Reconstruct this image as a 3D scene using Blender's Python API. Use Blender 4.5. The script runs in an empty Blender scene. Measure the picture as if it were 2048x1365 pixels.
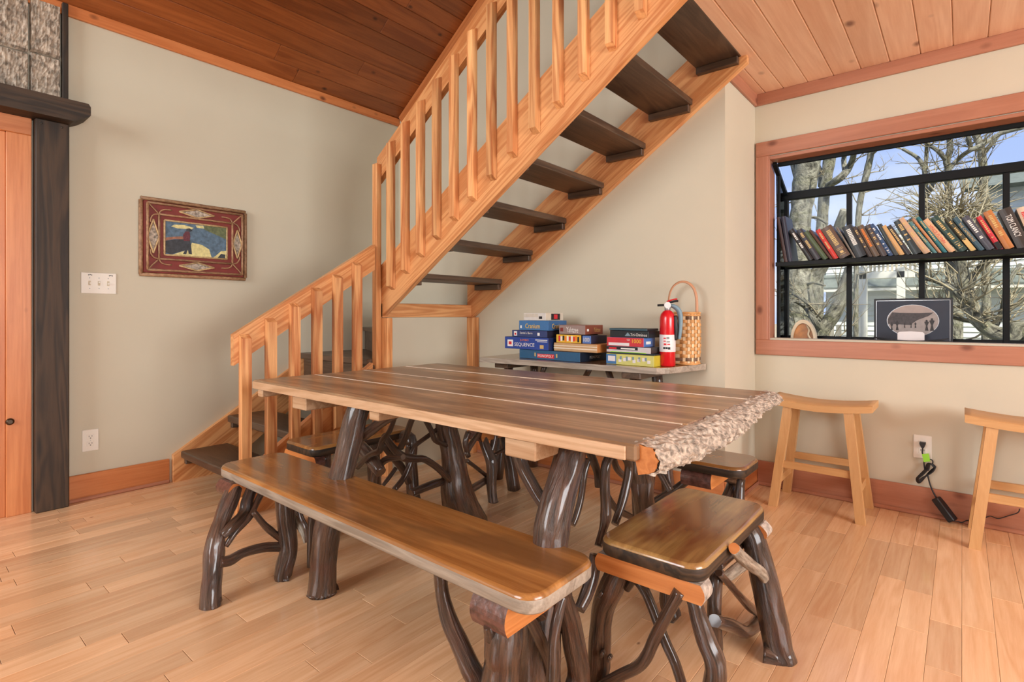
import bpy, math, random
from mathutils import Vector, Matrix, Euler, noise as mn

random.seed(7)
sc = bpy.context.scene
C = sc.collection

# ------------------------------------------------------------------ camera
F, CX, CY, H, TH = 1073.0, 1024.0, 630.0, 1.06, math.radians(40)
cd = bpy.data.cameras.new('camera'); cam = bpy.data.objects.new('camera', cd); C.objects.link(cam)
cam.location = (0, 0, H); cam.rotation_euler = (math.pi / 2, 0, TH)
cd.sensor_width = 36; cd.lens = F / 2048 * 36; cd.shift_y = -(682.5 - CY) / 2048
cd.clip_start = 0.05; cd.clip_end = 300
sc.camera = cam

# ------------------------------------------------------------------ world
wd = bpy.data.worlds.new('sky'); sc.world = wd; wd.use_nodes = True
wn, wl = wd.node_tree.nodes, wd.node_tree.links
wn.clear()
tc = wn.new('ShaderNodeTexCoord'); sep = wn.new('ShaderNodeSeparateXYZ')
wl.new(tc.outputs['Generated'], sep.inputs[0])
rmp = wn.new('ShaderNodeValToRGB'); wl.new(sep.outputs['Z'], rmp.inputs[0])
e = rmp.color_ramp.elements
e[0].position = 0.0; e[0].color = (.52, .62, .92, 1)
e[1].position = .6; e[1].color = (.26, .40, .86, 1)
nz = wn.new('ShaderNodeTexNoise'); nz.inputs['Scale'].default_value = 3.0; nz.inputs['Detail'].default_value = 5
mp = wn.new('ShaderNodeMapping'); mp.inputs['Scale'].default_value = (1, 1, 3)
wl.new(tc.outputs['Generated'], mp.inputs[0]); wl.new(mp.outputs[0], nz.inputs['Vector'])
cr = wn.new('ShaderNodeValToRGB'); wl.new(nz.outputs['Fac'], cr.inputs[0])
cr.color_ramp.elements[0].position = .48; cr.color_ramp.elements[1].position = .72
mx = wn.new('ShaderNodeMixRGB'); wl.new(cr.outputs[0], mx.inputs[0]); wl.new(rmp.outputs[0], mx.inputs[1])
mx.inputs[2].default_value = (.86, .88, .95, 1)
bg = wn.new('ShaderNodeBackground'); bg.inputs[1].default_value = 1.0
wl.new(mx.outputs[0], bg.inputs[0])
wo = wn.new('ShaderNodeOutputWorld'); wl.new(bg.outputs[0], wo.inputs[0])

# ------------------------------------------------------------------ lights
def light(name, kind, loc, direction, energy, color=(1, 1, 1), size=1, size_y=None, angle=None):
    l = bpy.data.lights.new(name, kind); o = bpy.data.objects.new(name, l); C.objects.link(o)
    o.location = loc; o.rotation_euler = Vector(direction).to_track_quat('-Z', 'Y').to_euler()
    l.energy = energy; l.color = color
    if kind == 'AREA':
        l.shape = 'RECTANGLE'; l.size = size; l.size_y = size_y or size
    if angle: l.angle = math.radians(angle)
    return o
light('sun', 'SUN', (8, 2, 12), (-.50, .45, -.74), 6.0, (1, .96, .88), angle=2)
light('gable_window_light', 'AREA', (-2.0, -4.4, 2.5), (-.12, 1, -.10), 225, (.93, .965, 1), 2.7, 2.5)
light('side_window_light', 'AREA', (4.0, .6, 1.7), (-1, .05, -.03), 235, (.93, .965, 1), 3.0, 2.0)

vs = sc.view_settings
vs.view_transform = 'Standard'; vs.look = 'None'; vs.gamma = 1; vs.exposure = 0.28; vs.use_curve_mapping = False

# ------------------------------------------------------------------ pixel helpers (frame 2048x1365)
XH = (math.cos(TH), -math.sin(TH)); YH = (math.sin(TH), math.cos(TH))
def ray(u, v):
    r = (u - CX) / F
    return (XH[0] * r + XH[1], YH[0] * r + YH[1], -(v - CY) / F)
def at(u, v, ax, val):
    R = ray(u, v); i = 'xyz'.index(ax); t = (val - (0, 0, H)[i]) / R[i]
    return Vector((R[0] * t, R[1] * t, H + R[2] * t))
def depth(p): return XH[1] * p[0] + YH[1] * p[1]
def proj(p):
    r = XH[0] * p[0] + YH[0] * p[1]; d = depth(p)
    return (CX + F * r / d, CY - F * (p[2] - H) / d) if d > .05 else None

# ------------------------------------------------------------------ materials
def lin(c): return tuple((x / 255 / 12.92 if x / 255 <= .04045 else ((x / 255 + .055) / 1.055) ** 2.4) for x in c) + (1,)
MATS = {}
def base_mat(name, rough=.5, spec=.5, coat=0):
    m = bpy.data.materials.new(name); m.use_nodes = True
    n = m.node_tree.nodes; b = n['Principled BSDF']
    b.inputs['Roughness'].default_value = rough; b.inputs['Specular IOR Level'].default_value = spec
    if coat: b.inputs['Coat IOR'].default_value = 1.5; b.inputs['Coat Weight'].default_value = coat; b.inputs['Coat Roughness'].default_value = .12
    MATS[name] = m
    return m, n, m.node_tree.links, b
def plain(name, rgb, rough=.5, spec=.5, metal=0, var=.08, scale=18, bump=0, coat=0):
    m, n, l, b = base_mat(name, rough, spec, coat)
    b.inputs['Metallic'].default_value = metal
    t = n.new('ShaderNodeTexCoord'); z = n.new('ShaderNodeTexNoise'); z.inputs['Scale'].default_value = scale; z.inputs['Detail'].default_value = 4
    l.new(t.outputs['Object'], z.inputs['Vector'])
    r = n.new('ShaderNodeValToRGB'); c = lin(rgb)
    r.color_ramp.elements[0].position = .3; r.color_ramp.elements[1].position = .7
    r.color_ramp.elements[0].color = tuple(x * (1 - var) for x in c[:3]) + (1,)
    r.color_ramp.elements[1].color = tuple(min(1, x * (1 + var)) for x in c[:3]) + (1,)
    l.new(z.outputs['Fac'], r.inputs[0]); l.new(r.outputs[0], b.inputs['Base Color'])
    if bump:
        q = n.new('ShaderNodeBump'); q.inputs['Strength'].default_value = bump; q.inputs['Distance'].default_value = .004
        l.new(z.outputs['Fac'], q.inputs['Height']); l.new(q.outputs[0], b.inputs['Normal'])
    return m
def math_node(n, l, op, a, b_):
    q = n.new('ShaderNodeMath'); q.operation = op
    for i, x in enumerate((a, b_)):
        if isinstance(x, (int, float)): q.inputs[i].default_value = x
        else: l.new(x, q.inputs[i])
    return q.outputs[0]
def mixc(n, l, fac, a, b_, mode='MIX'):
    q = n.new('ShaderNodeMixRGB'); q.blend_type = mode
    for i, x in enumerate((fac, a, b_)):
        if isinstance(x, (int, float)): q.inputs[i].default_value = x
        elif isinstance(x, tuple): q.inputs[i].default_value = x
        else: l.new(x, q.inputs[i])
    return q.outputs[0]
def wood(name, axis, c1, c2, rough=.4, grain=9.0, stretch=14, ring=.6, var=.35, knots=0.0, knotcol=(60, 30, 15), bump=.15, coat=0, fine=1.0, blotch=None, ksize=1.0):
    """procedural board: rings stretched along `axis`, fine grain, knots, tone varies per object"""
    m, n, l, b = base_mat(name, rough, .45, coat)
    t = n.new('ShaderNodeTexCoord'); oi = n.new('ShaderNodeObjectInfo')
    off = n.new('ShaderNodeVectorMath'); off.operation = 'SCALE'; off.inputs[0].default_value = (37, 53, 71)
    l.new(oi.outputs['Random'], off.inputs['Scale'])
    add = n.new('ShaderNodeVectorMath'); l.new(t.outputs['Object'], add.inputs[0]); l.new(off.outputs[0], add.inputs[1])
    def mapped(s_across, s_along):
        q = n.new('ShaderNodeMapping'); s = [s_across] * 3; s['xyz'.index(axis)] = s_along
        q.inputs['Scale'].default_value = s; l.new(add.outputs[0], q.inputs[0]); return q.outputs[0]
    z1 = n.new('ShaderNodeTexNoise'); z1.inputs['Scale'].default_value = 1; z1.inputs['Detail'].default_value = 3; z1.inputs['Distortion'].default_value = .6
    l.new(mapped(grain, grain / stretch), z1.inputs['Vector'])
    w = math_node(n, l, 'SINE', math_node(n, l, 'MULTIPLY', z1.outputs['Fac'], 42.0), 0)
    w = math_node(n, l, 'MULTIPLY_ADD', w, .5); n_ = w.node; n_.inputs[2].default_value = .5
    z2 = n.new('ShaderNodeTexNoise'); z2.inputs['Scale'].default_value = 1; z2.inputs['Detail'].default_value = 5; z2.inputs['Roughness'].default_value = .7
    l.new(mapped(grain * 14, grain * .7), z2.inputs['Vector'])
    f = math_node(n, l, 'ADD', math_node(n, l, 'MULTIPLY', w, ring * .6), math_node(n, l, 'MULTIPLY', z2.outputs['Fac'], .7 * fine))
    f = math_node(n, l, 'ADD', f, math_node(n, l, 'MULTIPLY', math_node(n, l, 'SUBTRACT', z1.outputs['Fac'], .5), .9))
    r = n.new('ShaderNodeValToRGB'); r.color_ramp.elements[0].position = .15; r.color_ramp.elements[1].position = .95
    r.color_ramp.elements[0].color = lin(c1); r.color_ramp.elements[1].color = lin(c2)
    l.new(f, r.inputs[0]); col = r.outputs[0]
    if blotch:
        z3 = n.new('ShaderNodeTexNoise'); z3.inputs['Scale'].default_value = 1; z3.inputs['Detail'].default_value = 3
        l.new(mapped(9, 2.2), z3.inputs['Vector'])
        r3 = n.new('ShaderNodeValToRGB'); r3.color_ramp.elements[0].position = .46; r3.color_ramp.elements[1].position = .60
        l.new(z3.outputs['Fac'], r3.inputs[0])
        col = mixc(n, l, math_node(n, l, 'MULTIPLY', r3.outputs[0], .8), col, lin(blotch))
    if knots:
        v = n.new('ShaderNodeTexVoronoi'); v.inputs['Scale'].default_value = 1
        l.new(mapped(knots * 1.6, knots), v.inputs['Vector'])
        kr = n.new('ShaderNodeValToRGB'); kr.color_ramp.elements[0].position = .05 * ksize; kr.color_ramp.elements[1].position = .15 * ksize
        kr.color_ramp.elements[0].color = (1, 1, 1, 1); kr.color_ramp.elements[1].color = (0, 0, 0, 1)
        l.new(v.outputs['Distance'], kr.inputs[0])
        col = mixc(n, l, math_node(n, l, 'MULTIPLY', kr.outputs[0], .85), col, lin(knotcol))
    hv = n.new('ShaderNodeHueSaturation'); l.new(col, hv.inputs['Color'])
    l.new(math_node(n, l, 'ADD', math_node(n, l, 'MULTIPLY', oi.outputs['Random'], var), 1 - var / 2), hv.inputs['Value'])
    l.new(hv.outputs[0], b.inputs['Base Color'])
    if bump:
        q = n.new('ShaderNodeBump'); q.inputs['Strength'].default_value = bump; q.inputs['Distance'].default_value = .002
        l.new(f, q.inputs['Height']); l.new(q.outputs[0], b.inputs['Normal'])
    return m
def bark_uv(name, c1, c2, c3, rough=.35, su=9, sv=14, bump=.6, coat=.3, dist=.006):
    """stick bark: ridges run along the stick (uv: x around, y along in metres)"""
    m, n, l, b = base_mat(name, rough, .5, coat)
    t = n.new('ShaderNodeTexCoord'); oi = n.new('ShaderNodeObjectInfo')
    q = n.new('ShaderNodeMapping'); q.inputs['Scale'].default_value = (su, sv, 1); l.new(t.outputs['UV'], q.inputs[0])
    z = n.new('ShaderNodeTexNoise'); z.inputs['Scale'].default_value = 1; z.inputs['Detail'].default_value = 6; z.inputs['Roughness'].default_value = .65; z.inputs['Distortion'].default_value = .3
    l.new(q.outputs[0], z.inputs['Vector'])
    q2 = n.new('ShaderNodeMapping'); q2.inputs['Scale'].default_value = (1.5, 9, 1); l.new(t.outputs['UV'], q2.inputs[0])
    z2 = n.new('ShaderNodeTexNoise'); z2.inputs['Scale'].default_value = 1; z2.inputs['Detail'].default_value = 3
    l.new(q2.outputs[0], z2.inputs['Vector'])
    r = n.new('ShaderNodeValToRGB'); r.color_ramp.elements[0].position = .32; r.color_ramp.elements[1].position = .68
    r.color_ramp.elements[0].color = lin(c1); r.color_ramp.elements[1].color = lin(c2); l.new(z.outputs['Fac'], r.inputs[0])
    k = n.new('ShaderNodeValToRGB'); k.color_ramp.elements[0].position = .5; k.color_ramp.elements[1].position = .75; l.new(z2.outputs['Fac'], k.inputs[0])
    col = mixc(n, l, math_node(n, l, 'MULTIPLY', k.outputs[0], .7), r.outputs[0], lin(c3))
    hv = n.new('ShaderNodeHueSaturation'); l.new(col, hv.inputs['Color'])
    l.new(math_node(n, l, 'ADD', math_node(n, l, 'MULTIPLY', oi.outputs['Random'], .4), .8), hv.inputs['Value'])
    l.new(hv.outputs[0], b.inputs['Base Color'])
    bp = n.new('ShaderNodeBump'); bp.inputs['Strength'].default_value = bump; bp.inputs['Distance'].default_value = dist
    l.new(z.outputs['Fac'], bp.inputs['Height']); l.new(bp.outputs[0], b.inputs['Normal'])
    return m

plain('wall_paint', (203, 195, 174), .75, .25, var=.02, scale=2.5, bump=.02)
for ax in 'xyz':
    wood('fir_' + ax, ax, (196, 120, 66), (236, 176, 118), .36, 11, 16, .8, .18, bump=.12)
    wood('cedar_' + ax, ax, (186, 106, 56), (222, 146, 90), .4, 7, 14, .35, .15, knots=4.5, knotcol=(90, 40, 20))
    wood('casing_' + ax, ax, (164, 106, 80), (192, 134, 106), .4, 6, 14, .3, .1, knots=4.0, knotcol=(110, 60, 40))
    wood('tread_' + ax, ax, (62, 46, 36), (108, 86, 68), .35, 10, 12, .5, .2)
    wood('darkpost_' + ax, ax, (32, 24, 16), (70, 51, 34), .6, 9, 12, .9, .2, bump=.3)
    wood('table_' + ax, ax, (122, 92, 64), (198, 164, 126), .3, 8, 13, .45, .22, blotch=(118, 90, 66), bump=.2)
    wood('seat_' + ax, ax, (138, 88, 44), (206, 150, 86), .2, 7, 12, .3, .18, coat=.4, blotch=(120, 84, 50), bump=.05)
    wood('endstool_' + ax, ax, (120, 88, 48), (196, 156, 96), .18, 6, 10, .3, .18, coat=.5, blotch=(104, 52, 28), bump=.05)
    wood('stoolwood_' + ax, ax, (196, 146, 92), (216, 170, 116), .45, 12, 14, .25, .08)
    wood('cut_' + ax, ax, (182, 108, 54), (218, 146, 84), .35, 12, 10, .5, .15)
wood('edge_wood', 'x', (176, 136, 98), (222, 190, 156), .5, 14, 12, .4, .1)
wood('floor_wood', 'y', (222, 172, 126), (250, 214, 172), .26, 9, 13, .35, .30, bump=.04, coat=.45, knots=4.0, ksize=.3, knotcol=(120, 74, 44))
wood('slope_ceiling_wood', 'y', (126, 66, 30), (178, 104, 54), .35, 7, 14, .35, .5, knots=4.2, ksize=.8, knotcol=(40, 18, 10))
wood('flat_ceiling_wood', 'y', (222, 172, 138), (246, 210, 180), .4, 6, 14, .35, .14, knots=3.6, knotcol=(126, 76, 58))
wood('grey_edge_sheen', 'x', (132, 120, 106), (200, 187, 170), .4, 12, 12, .4, .1)  # grey plank edges, window sheen put into the pale colour
bark_uv('laurel_bark', (16, 9, 6), (106, 76, 58), (84, 36, 18), .32, 16, 7, 1.0, .8, .02)
bark_uv('laurel_bark_fine', (26, 16, 11), (108, 78, 60), (96, 48, 28), .32, 9, 9, 1.0, .8, .012)
bark_uv('grey_bark', (96, 82, 68), (190, 178, 160), (120, 96, 76), .5, 8, 10, .8, 0)
bark_uv('tree_bark', (58, 52, 42), (190, 182, 158), (132, 130, 92), .95, 11, 9, 1.0, 0, .06)
bark_uv('twig_bark', (110, 96, 74), (190, 176, 144), (140, 128, 94), .9, 3, 6, .3, 0)
bark_uv('frame_twig', (120, 84, 58), (186, 146, 108), (104, 66, 44), .55, 3, 40, .3, 0)
bark_uv('frame_twig_pale', (150, 118, 78), (214, 186, 138), (164, 126, 86), .55, 3, 60, .3, 0)
plain('bark_rough', (172, 160, 146), .85, .2, var=.6, scale=70, bump=1.0)
plain('bark_panel', (166, 152, 136), .9, .2, var=.55, scale=38, bump=1.0)
wood('baluster_fir', 'z', (178, 100, 54), (244, 188, 128), .36, 8, 16, .7, .34, bump=.12)
plain('bark_chunk', (96, 62, 54), .4, .5, var=.55, scale=55, bump=.8, coat=.4)
plain('bark_pale', (176, 164, 152), .5, .5, var=.5, scale=55, bump=.9)
plain('subfloor', (78, 48, 30), .8)
plain('gap_white', (236, 222, 202), .6)
plain('white_plastic', (232, 226, 214), .35, var=.01)
plain('dark_slot', (40, 36, 32), .5)
plain('black_metal', (14, 17, 18), .5, .2, var=.04)
plain('black_plastic', (24, 26, 30), .45, var=.04)
plain('cord_black', (28, 30, 34), .5)
plain('tag_green', (150, 220, 60), .5, var=.02)
plain('screw', (90, 84, 76), .35, metal=.8)
plain('brass_knob', (70, 52, 36), .35, metal=.6)
plain('red_enamel', (206, 22, 34), .25, var=.02, coat=.4)
plain('label_white', (226, 222, 222), .5, var=.02)
plain('steel', (176, 180, 184), .3, metal=.6, var=.03)
plain('bracket_grey', (120, 146, 158), .45, var=.05)
plain('ash_splint', (206, 152, 92), .6, var=.15, scale=30)
plain('ash_splint_pale', (226, 200, 160), .6, var=.1, scale=30)
plain('ash_handle', (192, 140, 104), .5, var=.08)
plain('splint_dark', (112, 84, 62), .6, var=.15)
plain('paper', (226, 216, 196), .8, var=.05, scale=60)
plain('gold_ink', (206, 176, 110), .5, var=.05)
plain('white_ink', (236, 234, 228), .6, var=.02)
plain('black_ink', (22, 22, 26), .6, var=.02)
plain('orange_ink', (240, 130, 30), .6, var=.02)
plain('yellow_ink', (244, 200, 60), .6, var=.02)
plain('red_ink', (206, 40, 50), .6, var=.02)
plain('frame_red', (124, 44, 36), .6, var=.12)
plain('siding', (224, 224, 214), .7, .3, var=.04)
plain('house_trim', (226, 220, 204), .7, .3, var=.04)
plain('shingle', (112, 116, 106), .9, .2, var=.25, scale=9)
plain('grass', (128, 124, 82), .95, .1, var=.3, scale=3)
plain('fence_wood', (196, 184, 160), .8, .2, var=.1)
plain('window_dark', (72, 96, 100), .15, var=.1)
plain('dark_mat', (44, 52, 66), .6, var=.04)
plain('amber_wood', (168, 108, 44), .4, var=.35, scale=25)
plain('pale_rim', (206, 192, 164), .6, var=.1)
m, n, l, b = base_mat('pane_glass', .02, .5)
n.remove(b); tr = n.new('ShaderNodeBsdfTransparent'); tr.inputs[0].default_value = (.95, .97, .96, 1)
gl = n.new('ShaderNodeBsdfGlossy'); gl.inputs['Roughness'].default_value = .02
fr = n.new('ShaderNodeFresnel'); fr.inputs[0].default_value = 1.12; ms = n.new('ShaderNodeMixShader')
l.new(fr.outputs[0], ms.inputs[0]); l.new(tr.outputs[0], ms.inputs[1]); l.new(gl.outputs[0], ms.inputs[2]); l.new(ms.outputs[0], n['Material Output'].inputs[0])

# ------------------------------------------------------------------ mesh building
ORIG = {}
class MB:
    def __init__(s): s.v = []; s.f = []; s.mi = []; s.uv = []; s.sm = []
    def face(s, idx, mi=0, uv=None, sm=False):
        s.f.append(idx); s.mi.append(mi); s.uv.append(uv or [(0, 0)] * len(idx)); s.sm.append(sm)
    def cbox(s, x0, x1, y0, y1, z0, z1, c=.003, mi=0, M=None):
        """box with chamfered edges"""
        x0, x1 = min(x0, x1), max(x0, x1); y0, y1 = min(y0, y1), max(y0, y1); z0, z1 = min(z0, z1), max(z0, z1)
        c = min(c, (x1 - x0) * .45, (y1 - y0) * .45, (z1 - z0) * .45)
        o = len(s.v); ids = {}
        for i in (0, 1):
            for j in (0, 1):
                for k in (0, 1):
                    p = ((x0, x1)[i], (y0, y1)[j], (z0, z1)[k]); d = ((c, -c)[i], (c, -c)[j], (c, -c)[k])
                    for a in range(3):      # vertex on the face normal to axis a
                        q = [p[t] + (0 if t == a else d[t]) for t in range(3)]
                        ids[i, j, k, a] = len(s.v); s.v.append(Vector(q) if M is None else M @ Vector(q))
        def V(ijk, a): return ids[ijk[0], ijk[1], ijk[2], a]
        for a in range(3):
            b_, c_ = (a + 1) % 3, (a + 2) % 3
            for side in (0, 1):
                def P(tb, tcx):
                    q = [0, 0, 0]; q[a] = side; q[b_] = tb; q[c_] = tcx; return q
                loop = [V(P(*t), a) for t in ((0, 0), (1, 0), (1, 1), (0, 1))]
                s.face(loop if side else loop[::-1], mi)
            for tb in (0, 1):               # edges parallel to axis a
                for tcx in (0, 1):
                    A = [0, 0, 0]; A[a] = 0; A[b_] = tb; A[c_] = tcx; B = A[:]; B[a] = 1
                    loop = [V(A, b_), V(B, b_), V(B, c_), V(A, c_)]
                    if (tb == tcx): loop = loop[::-1]
                    s.face(loop, mi)
        for i in (0, 1):
            for j in (0, 1):
                for k in (0, 1):
                    loop = [ids[i, j, k, a] for a in range(3)]
                    s.face(loop if (i + j + k) % 2 else loop[::-1], mi)
        return s
    def prism(s, poly, ax, lo, hi, mi=0, cap_mi=None):
        """extrude a 2-D polygon (the two other axes in xyz order) along ax"""
        i = 'xyz'.index(ax); o = len(s.v); n = len(poly)
        def mk(p, t):
            q = list(p); q.insert(i, t); return Vector(q)
        s.v += [mk(p, lo) for p in poly] + [mk(p, hi) for p in poly]
        cm = mi if cap_mi is None else cap_mi
        s.face([o + k for k in range(n)][::-1], cm); s.face([o + n + k for k in range(n)], cm)
        for k in range(n): s.face([o + k, o + (k + 1) % n, o + n + (k + 1) % n, o + n + k], mi)
        return s
    def tube(s, pts, rad, seg=10, mi=0, cap_mi=None, sub=5, jag=0.0, flat=1.0, sm=True):
        """smooth tube through pts (Catmull-Rom) with radii; uv = (turn, metres)"""
        P = [Vector(p) for p in pts]; R = list(rad) if hasattr(rad, '__len__') else [rad] * len(P)
        if len(P) > 2 and sub > 1:
            Q, RR = [], []
            for i in range(len(P) - 1):
                a, b_, c_, d = P[max(i - 1, 0)], P[i], P[i + 1], P[min(i + 2, len(P) - 1)]
                for k in range(sub):
                    t = k / sub
                    Q.append(.5 * ((2 * b_) + (c_ - a) * t + (2 * a - 5 * b_ + 4 * c_ - d) * t * t + (3 * b_ - a - 3 * c_ + d) * t ** 3))
                    RR.append(R[i] * (1 - t) + R[i + 1] * t)
            Q.append(P[-1]); RR.append(R[-1]); P, R = Q, RR
        elif jag and len(P) == 2:
            P = [P[0].lerp(P[1], k / 5) for k in range(6)]; R = [R[0] + (R[1] - R[0]) * k / 5 for k in range(6)]
        o = len(s.v); n = len(P); up = Vector((.13, .31, .94)); L = 0; ls = []
        T0 = (P[1] - P[0]).normalized(); U = T0.cross(up)
        if U.length < .1: U = T0.cross(Vector((1, 0, 0)))
        U.normalize(); sd = random.random() * 50
        for i in range(n):
            T = (P[min(i + 1, n - 1)] - P[max(i - 1, 0)]).normalized()
            U = (U - T * U.dot(T)).normalized(); W = T.cross(U)
            if i: L += (P[i] - P[i - 1]).length
            ls.append(L)
            for k in range(seg):
                a = 2 * math.pi * k / seg; r = R[i]
                if jag: r *= 1 + jag * (mn.noise(Vector((math.cos(a) * 1.3 + sd, math.sin(a) * 1.3, L * 7))) * 1.1 + mn.noise(Vector((math.cos(a) * 4, math.sin(a) * 4 + sd, L * 16))) * .55 + mn.noise(Vector((math.cos(a) * 7, math.sin(a) * 7 + sd, L * 5))) * .45)
                s.v.append(P[i] + U * (math.cos(a) * r) + W * (math.sin(a) * r * flat))
        for i in range(n - 1):
            for k in range(seg):
                k2 = (k + 1) % seg
                s.face([o + i * seg + k, o + i * seg + k2, o + (i + 1) * seg + k2, o + (i + 1) * seg + k], mi,
                       [(k / seg, ls[i]), ((k + 1) / seg, ls[i]), ((k + 1) / seg, ls[i + 1]), (k / seg, ls[i + 1])], sm)
        cm = mi if cap_mi is None else cap_mi
        s.face([o + k for k in range(seg)][::-1], cm); s.face([o + (n - 1) * seg + k for k in range(seg)], cm)
        return s
    def lathe(s, prof, c, seg=24, mi=0, sm=True):
        o = len(s.v); n = len(prof)
        for r, z in prof:
            for k in range(seg):
                a = 2 * math.pi * k / seg; s.v.append(Vector((c[0] + r * math.cos(a), c[1] + r * math.sin(a), c[2] + z)))
        for i in range(n - 1):
            for k in range(seg):
                k2 = (k + 1) % seg
                s.face([o + i * seg + k, o + i * seg + k2, o + (i + 1) * seg + k2, o + (i + 1) * seg + k], mi, None, sm)
        s.face([o + k for k in range(seg)][::-1], mi); s.face([o + (n - 1) * seg + k for k in range(seg)], mi)
        return s
    def grid(s, fn, nu, nv, mi=0, sm=True):
        o = len(s.v)
        for i in range(nu + 1):
            for j in range(nv + 1): s.v.append(Vector(fn(i / nu, j / nv)))
        for i in range(nu):
            for j in range(nv):
                a = o + i * (nv + 1) + j; s.face([a, a + nv + 1, a + nv + 2, a + 1], mi, None, sm)
        return s
    def mesh(s, name, mats):
        me = bpy.data.meshes.new(name); me.from_pydata([tuple(v) for v in s.v], [], s.f)
        for mt in ([mats] if isinstance(mats, str) else mats): me.materials.append(MATS[mt])
        me.polygons.foreach_set('material_index', s.mi); me.polygons.foreach_set('use_smooth', s.sm)
        ul = me.uv_layers.new(name='UVMap'); k = 0
        for q in s.uv:
            for w in q: ul.data[k].uv = w; k += 1
        me.update(); return me
    def build(s, name, mats, parent=None, loc=None, rot=None):
        """world-space vertices; with a parent they are stored relative to the thing's base"""
        o0 = Vector(ORIG[parent.name]) if parent else Vector((0, 0, 0))
        if loc is None: s.v = [Vector(v) - o0 for v in s.v]
        ob = bpy.data.objects.new(name, s.mesh(name, mats)); C.objects.link(ob)
        if parent: ob.parent = parent
        ORIG[ob.name] = o0
        if loc is not None: ob.location = Vector(loc) - o0
        if rot is not None: ob.rotation_euler = rot
        return ob
def thing(name, loc, label, cat, group=None):
    o = bpy.data.objects.new(name, None); C.objects.link(o); o.location = loc; o.empty_display_size = .05
    ORIG[o.name] = Vector(loc); return tag(o, label, cat, group)
def tag(o, label, cat, group=None):
    o['label'] = label; o['category'] = cat
    if group: o['group'] = group
    return o
def structure(o): o['kind'] = 'structure'; return o
def box(name, mat, parent, x0, x1, y0, y1, z0, z1, c=.003): return MB().cbox(x0, x1, y0, y1, z0, z1, c).build(name, mat, parent)
def inst(ob, loc, parent=None, rot=None):
    c = ob.copy(); C.objects.link(c); c.parent = parent or ob.parent
    o0 = Vector(ORIG[c.parent.name]) if c.parent else Vector((0, 0, 0))
    c.location = Vector(loc) - o0; ORIG[c.name] = o0
    if rot is not None: c.rotation_euler = rot
    return c
def letters(body, mat, parent, loc, size, rot, width=None, height=None, name='lettering', depth_=.0006):
    """flat print as thin letters; rot maps local x (reading) / y (up) into the world"""
    cu = bpy.data.curves.new('txt', 'FONT'); cu.body = body; cu.size = 1; cu.align_x = 'CENTER'; cu.align_y = 'CENTER'
    cu.resolution_u = 2; cu.extrude = 0
    t = bpy.data.objects.new('txt', cu); C.objects.link(t)
    me = bpy.data.meshes.new_from_object(t.evaluated_get(bpy.context.evaluated_depsgraph_get()))
    bpy.data.objects.remove(t); bpy.data.curves.remove(cu)
    xs = [v.co.x for v in me.vertices]; ys = [v.co.y for v in me.vertices]
    w, hh = max(xs) - min(xs), max(ys) - min(ys)
    sx = (width / w) if width else size; sy = (height / hh) if height else (size if not width else min(size, sx * 1.2))
    mx_, my_ = (max(xs) + min(xs)) / 2, (max(ys) + min(ys)) / 2
    for v in me.vertices: v.co = ((v.co.x - mx_) * sx, (v.co.y - my_) * sy, 0)
    me.materials.clear(); me.materials.append(MATS[mat]); me.name = name
    o = bpy.data.objects.new(name, me); C.objects.link(o); o.parent = parent
    o.location = Vector(loc) - Vector(ORIG[parent.name]); o.rotation_euler = rot; ORIG[o.name] = ORIG[parent.name]
    return o
FRONT = (math.pi / 2, 0, 0)                       # print on a face looking towards -y
SIDE = (math.pi / 2, 0, math.pi / 2)              # print on a face looking towards +x

XL, YG, YW, XJ = -3.85, 3.016, 3.575, -1.0        # left wall, stair wall, window wall, return
SL = .705                                          # roof slope
def roof(x): return 2.80 + SL * (x - XL)

# ================================================================== STRUCTURE
wl_ = MB(); wl_.cbox(XL - .12, XL, -4.2, YG + .12, -.02, 2.86, 0); structure(wl_.build('wall_left', 'wall_paint'))
wb = MB(); wb.prism([(XL - .12, -.02), (XJ, -.02), (XJ, roof(XJ)), (XL - .12, roof(XL - .12))], 'y', YG, YG + .12)
structure(wb.build('wall_back', 'wall_paint'))
structure(MB().cbox(XJ - .12, XJ, YG + .12, YW + .12, -.02, 2.5, 0).build('wall_return', 'wall_paint'))
WX0, WX1, WZ0, WZ1 = -.926, .95, .916, 2.03        # window opening
ww = MB()
ww.cbox(XJ, WX0, YW, YW + .10, -.02, 2.5, 0); ww.cbox(WX1, 4.6, YW, YW + .10, -.02, 2.5, 0)
ww.cbox(WX0, WX1, YW, YW + .10, -.02, WZ0, 0); ww.cbox(WX0, WX1, YW, YW + .10, WZ1, 2.5, 0)
structure(ww.build('wall_right', 'wall_paint'))

structure(MB().cbox(XL - .12, 4.72, -4.75, -4.63, -.06, 6.0, 0).build('wall_front', 'wall_paint'))
structure(MB().cbox(4.6, 4.72, -4.63, YW + .1, -.06, 3.2, 0).build('wall_east', 'wall_paint'))
structure(MB().cbox(XL - .12, XL, -4.63, -4.2, -.02, 2.86, 0).build('wall_left', 'wall_paint'))
structure(MB().prism([(XJ, 2.46), (4.7, 2.46), (4.7, 3.1), (-.3, 5.4), (XJ, roof(XJ))], 'y', YG + .12, YG + .24).build('wall_loft', 'wall_paint'))
structure(MB().prism([(-.3, roof(-.3) + .03), (4.75, 2.9), (4.75, 3.0), (-.3, roof(-.3) + .13)], 'y', -4.7, YG + .2).build('ceiling', 'wall_paint'))
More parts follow.
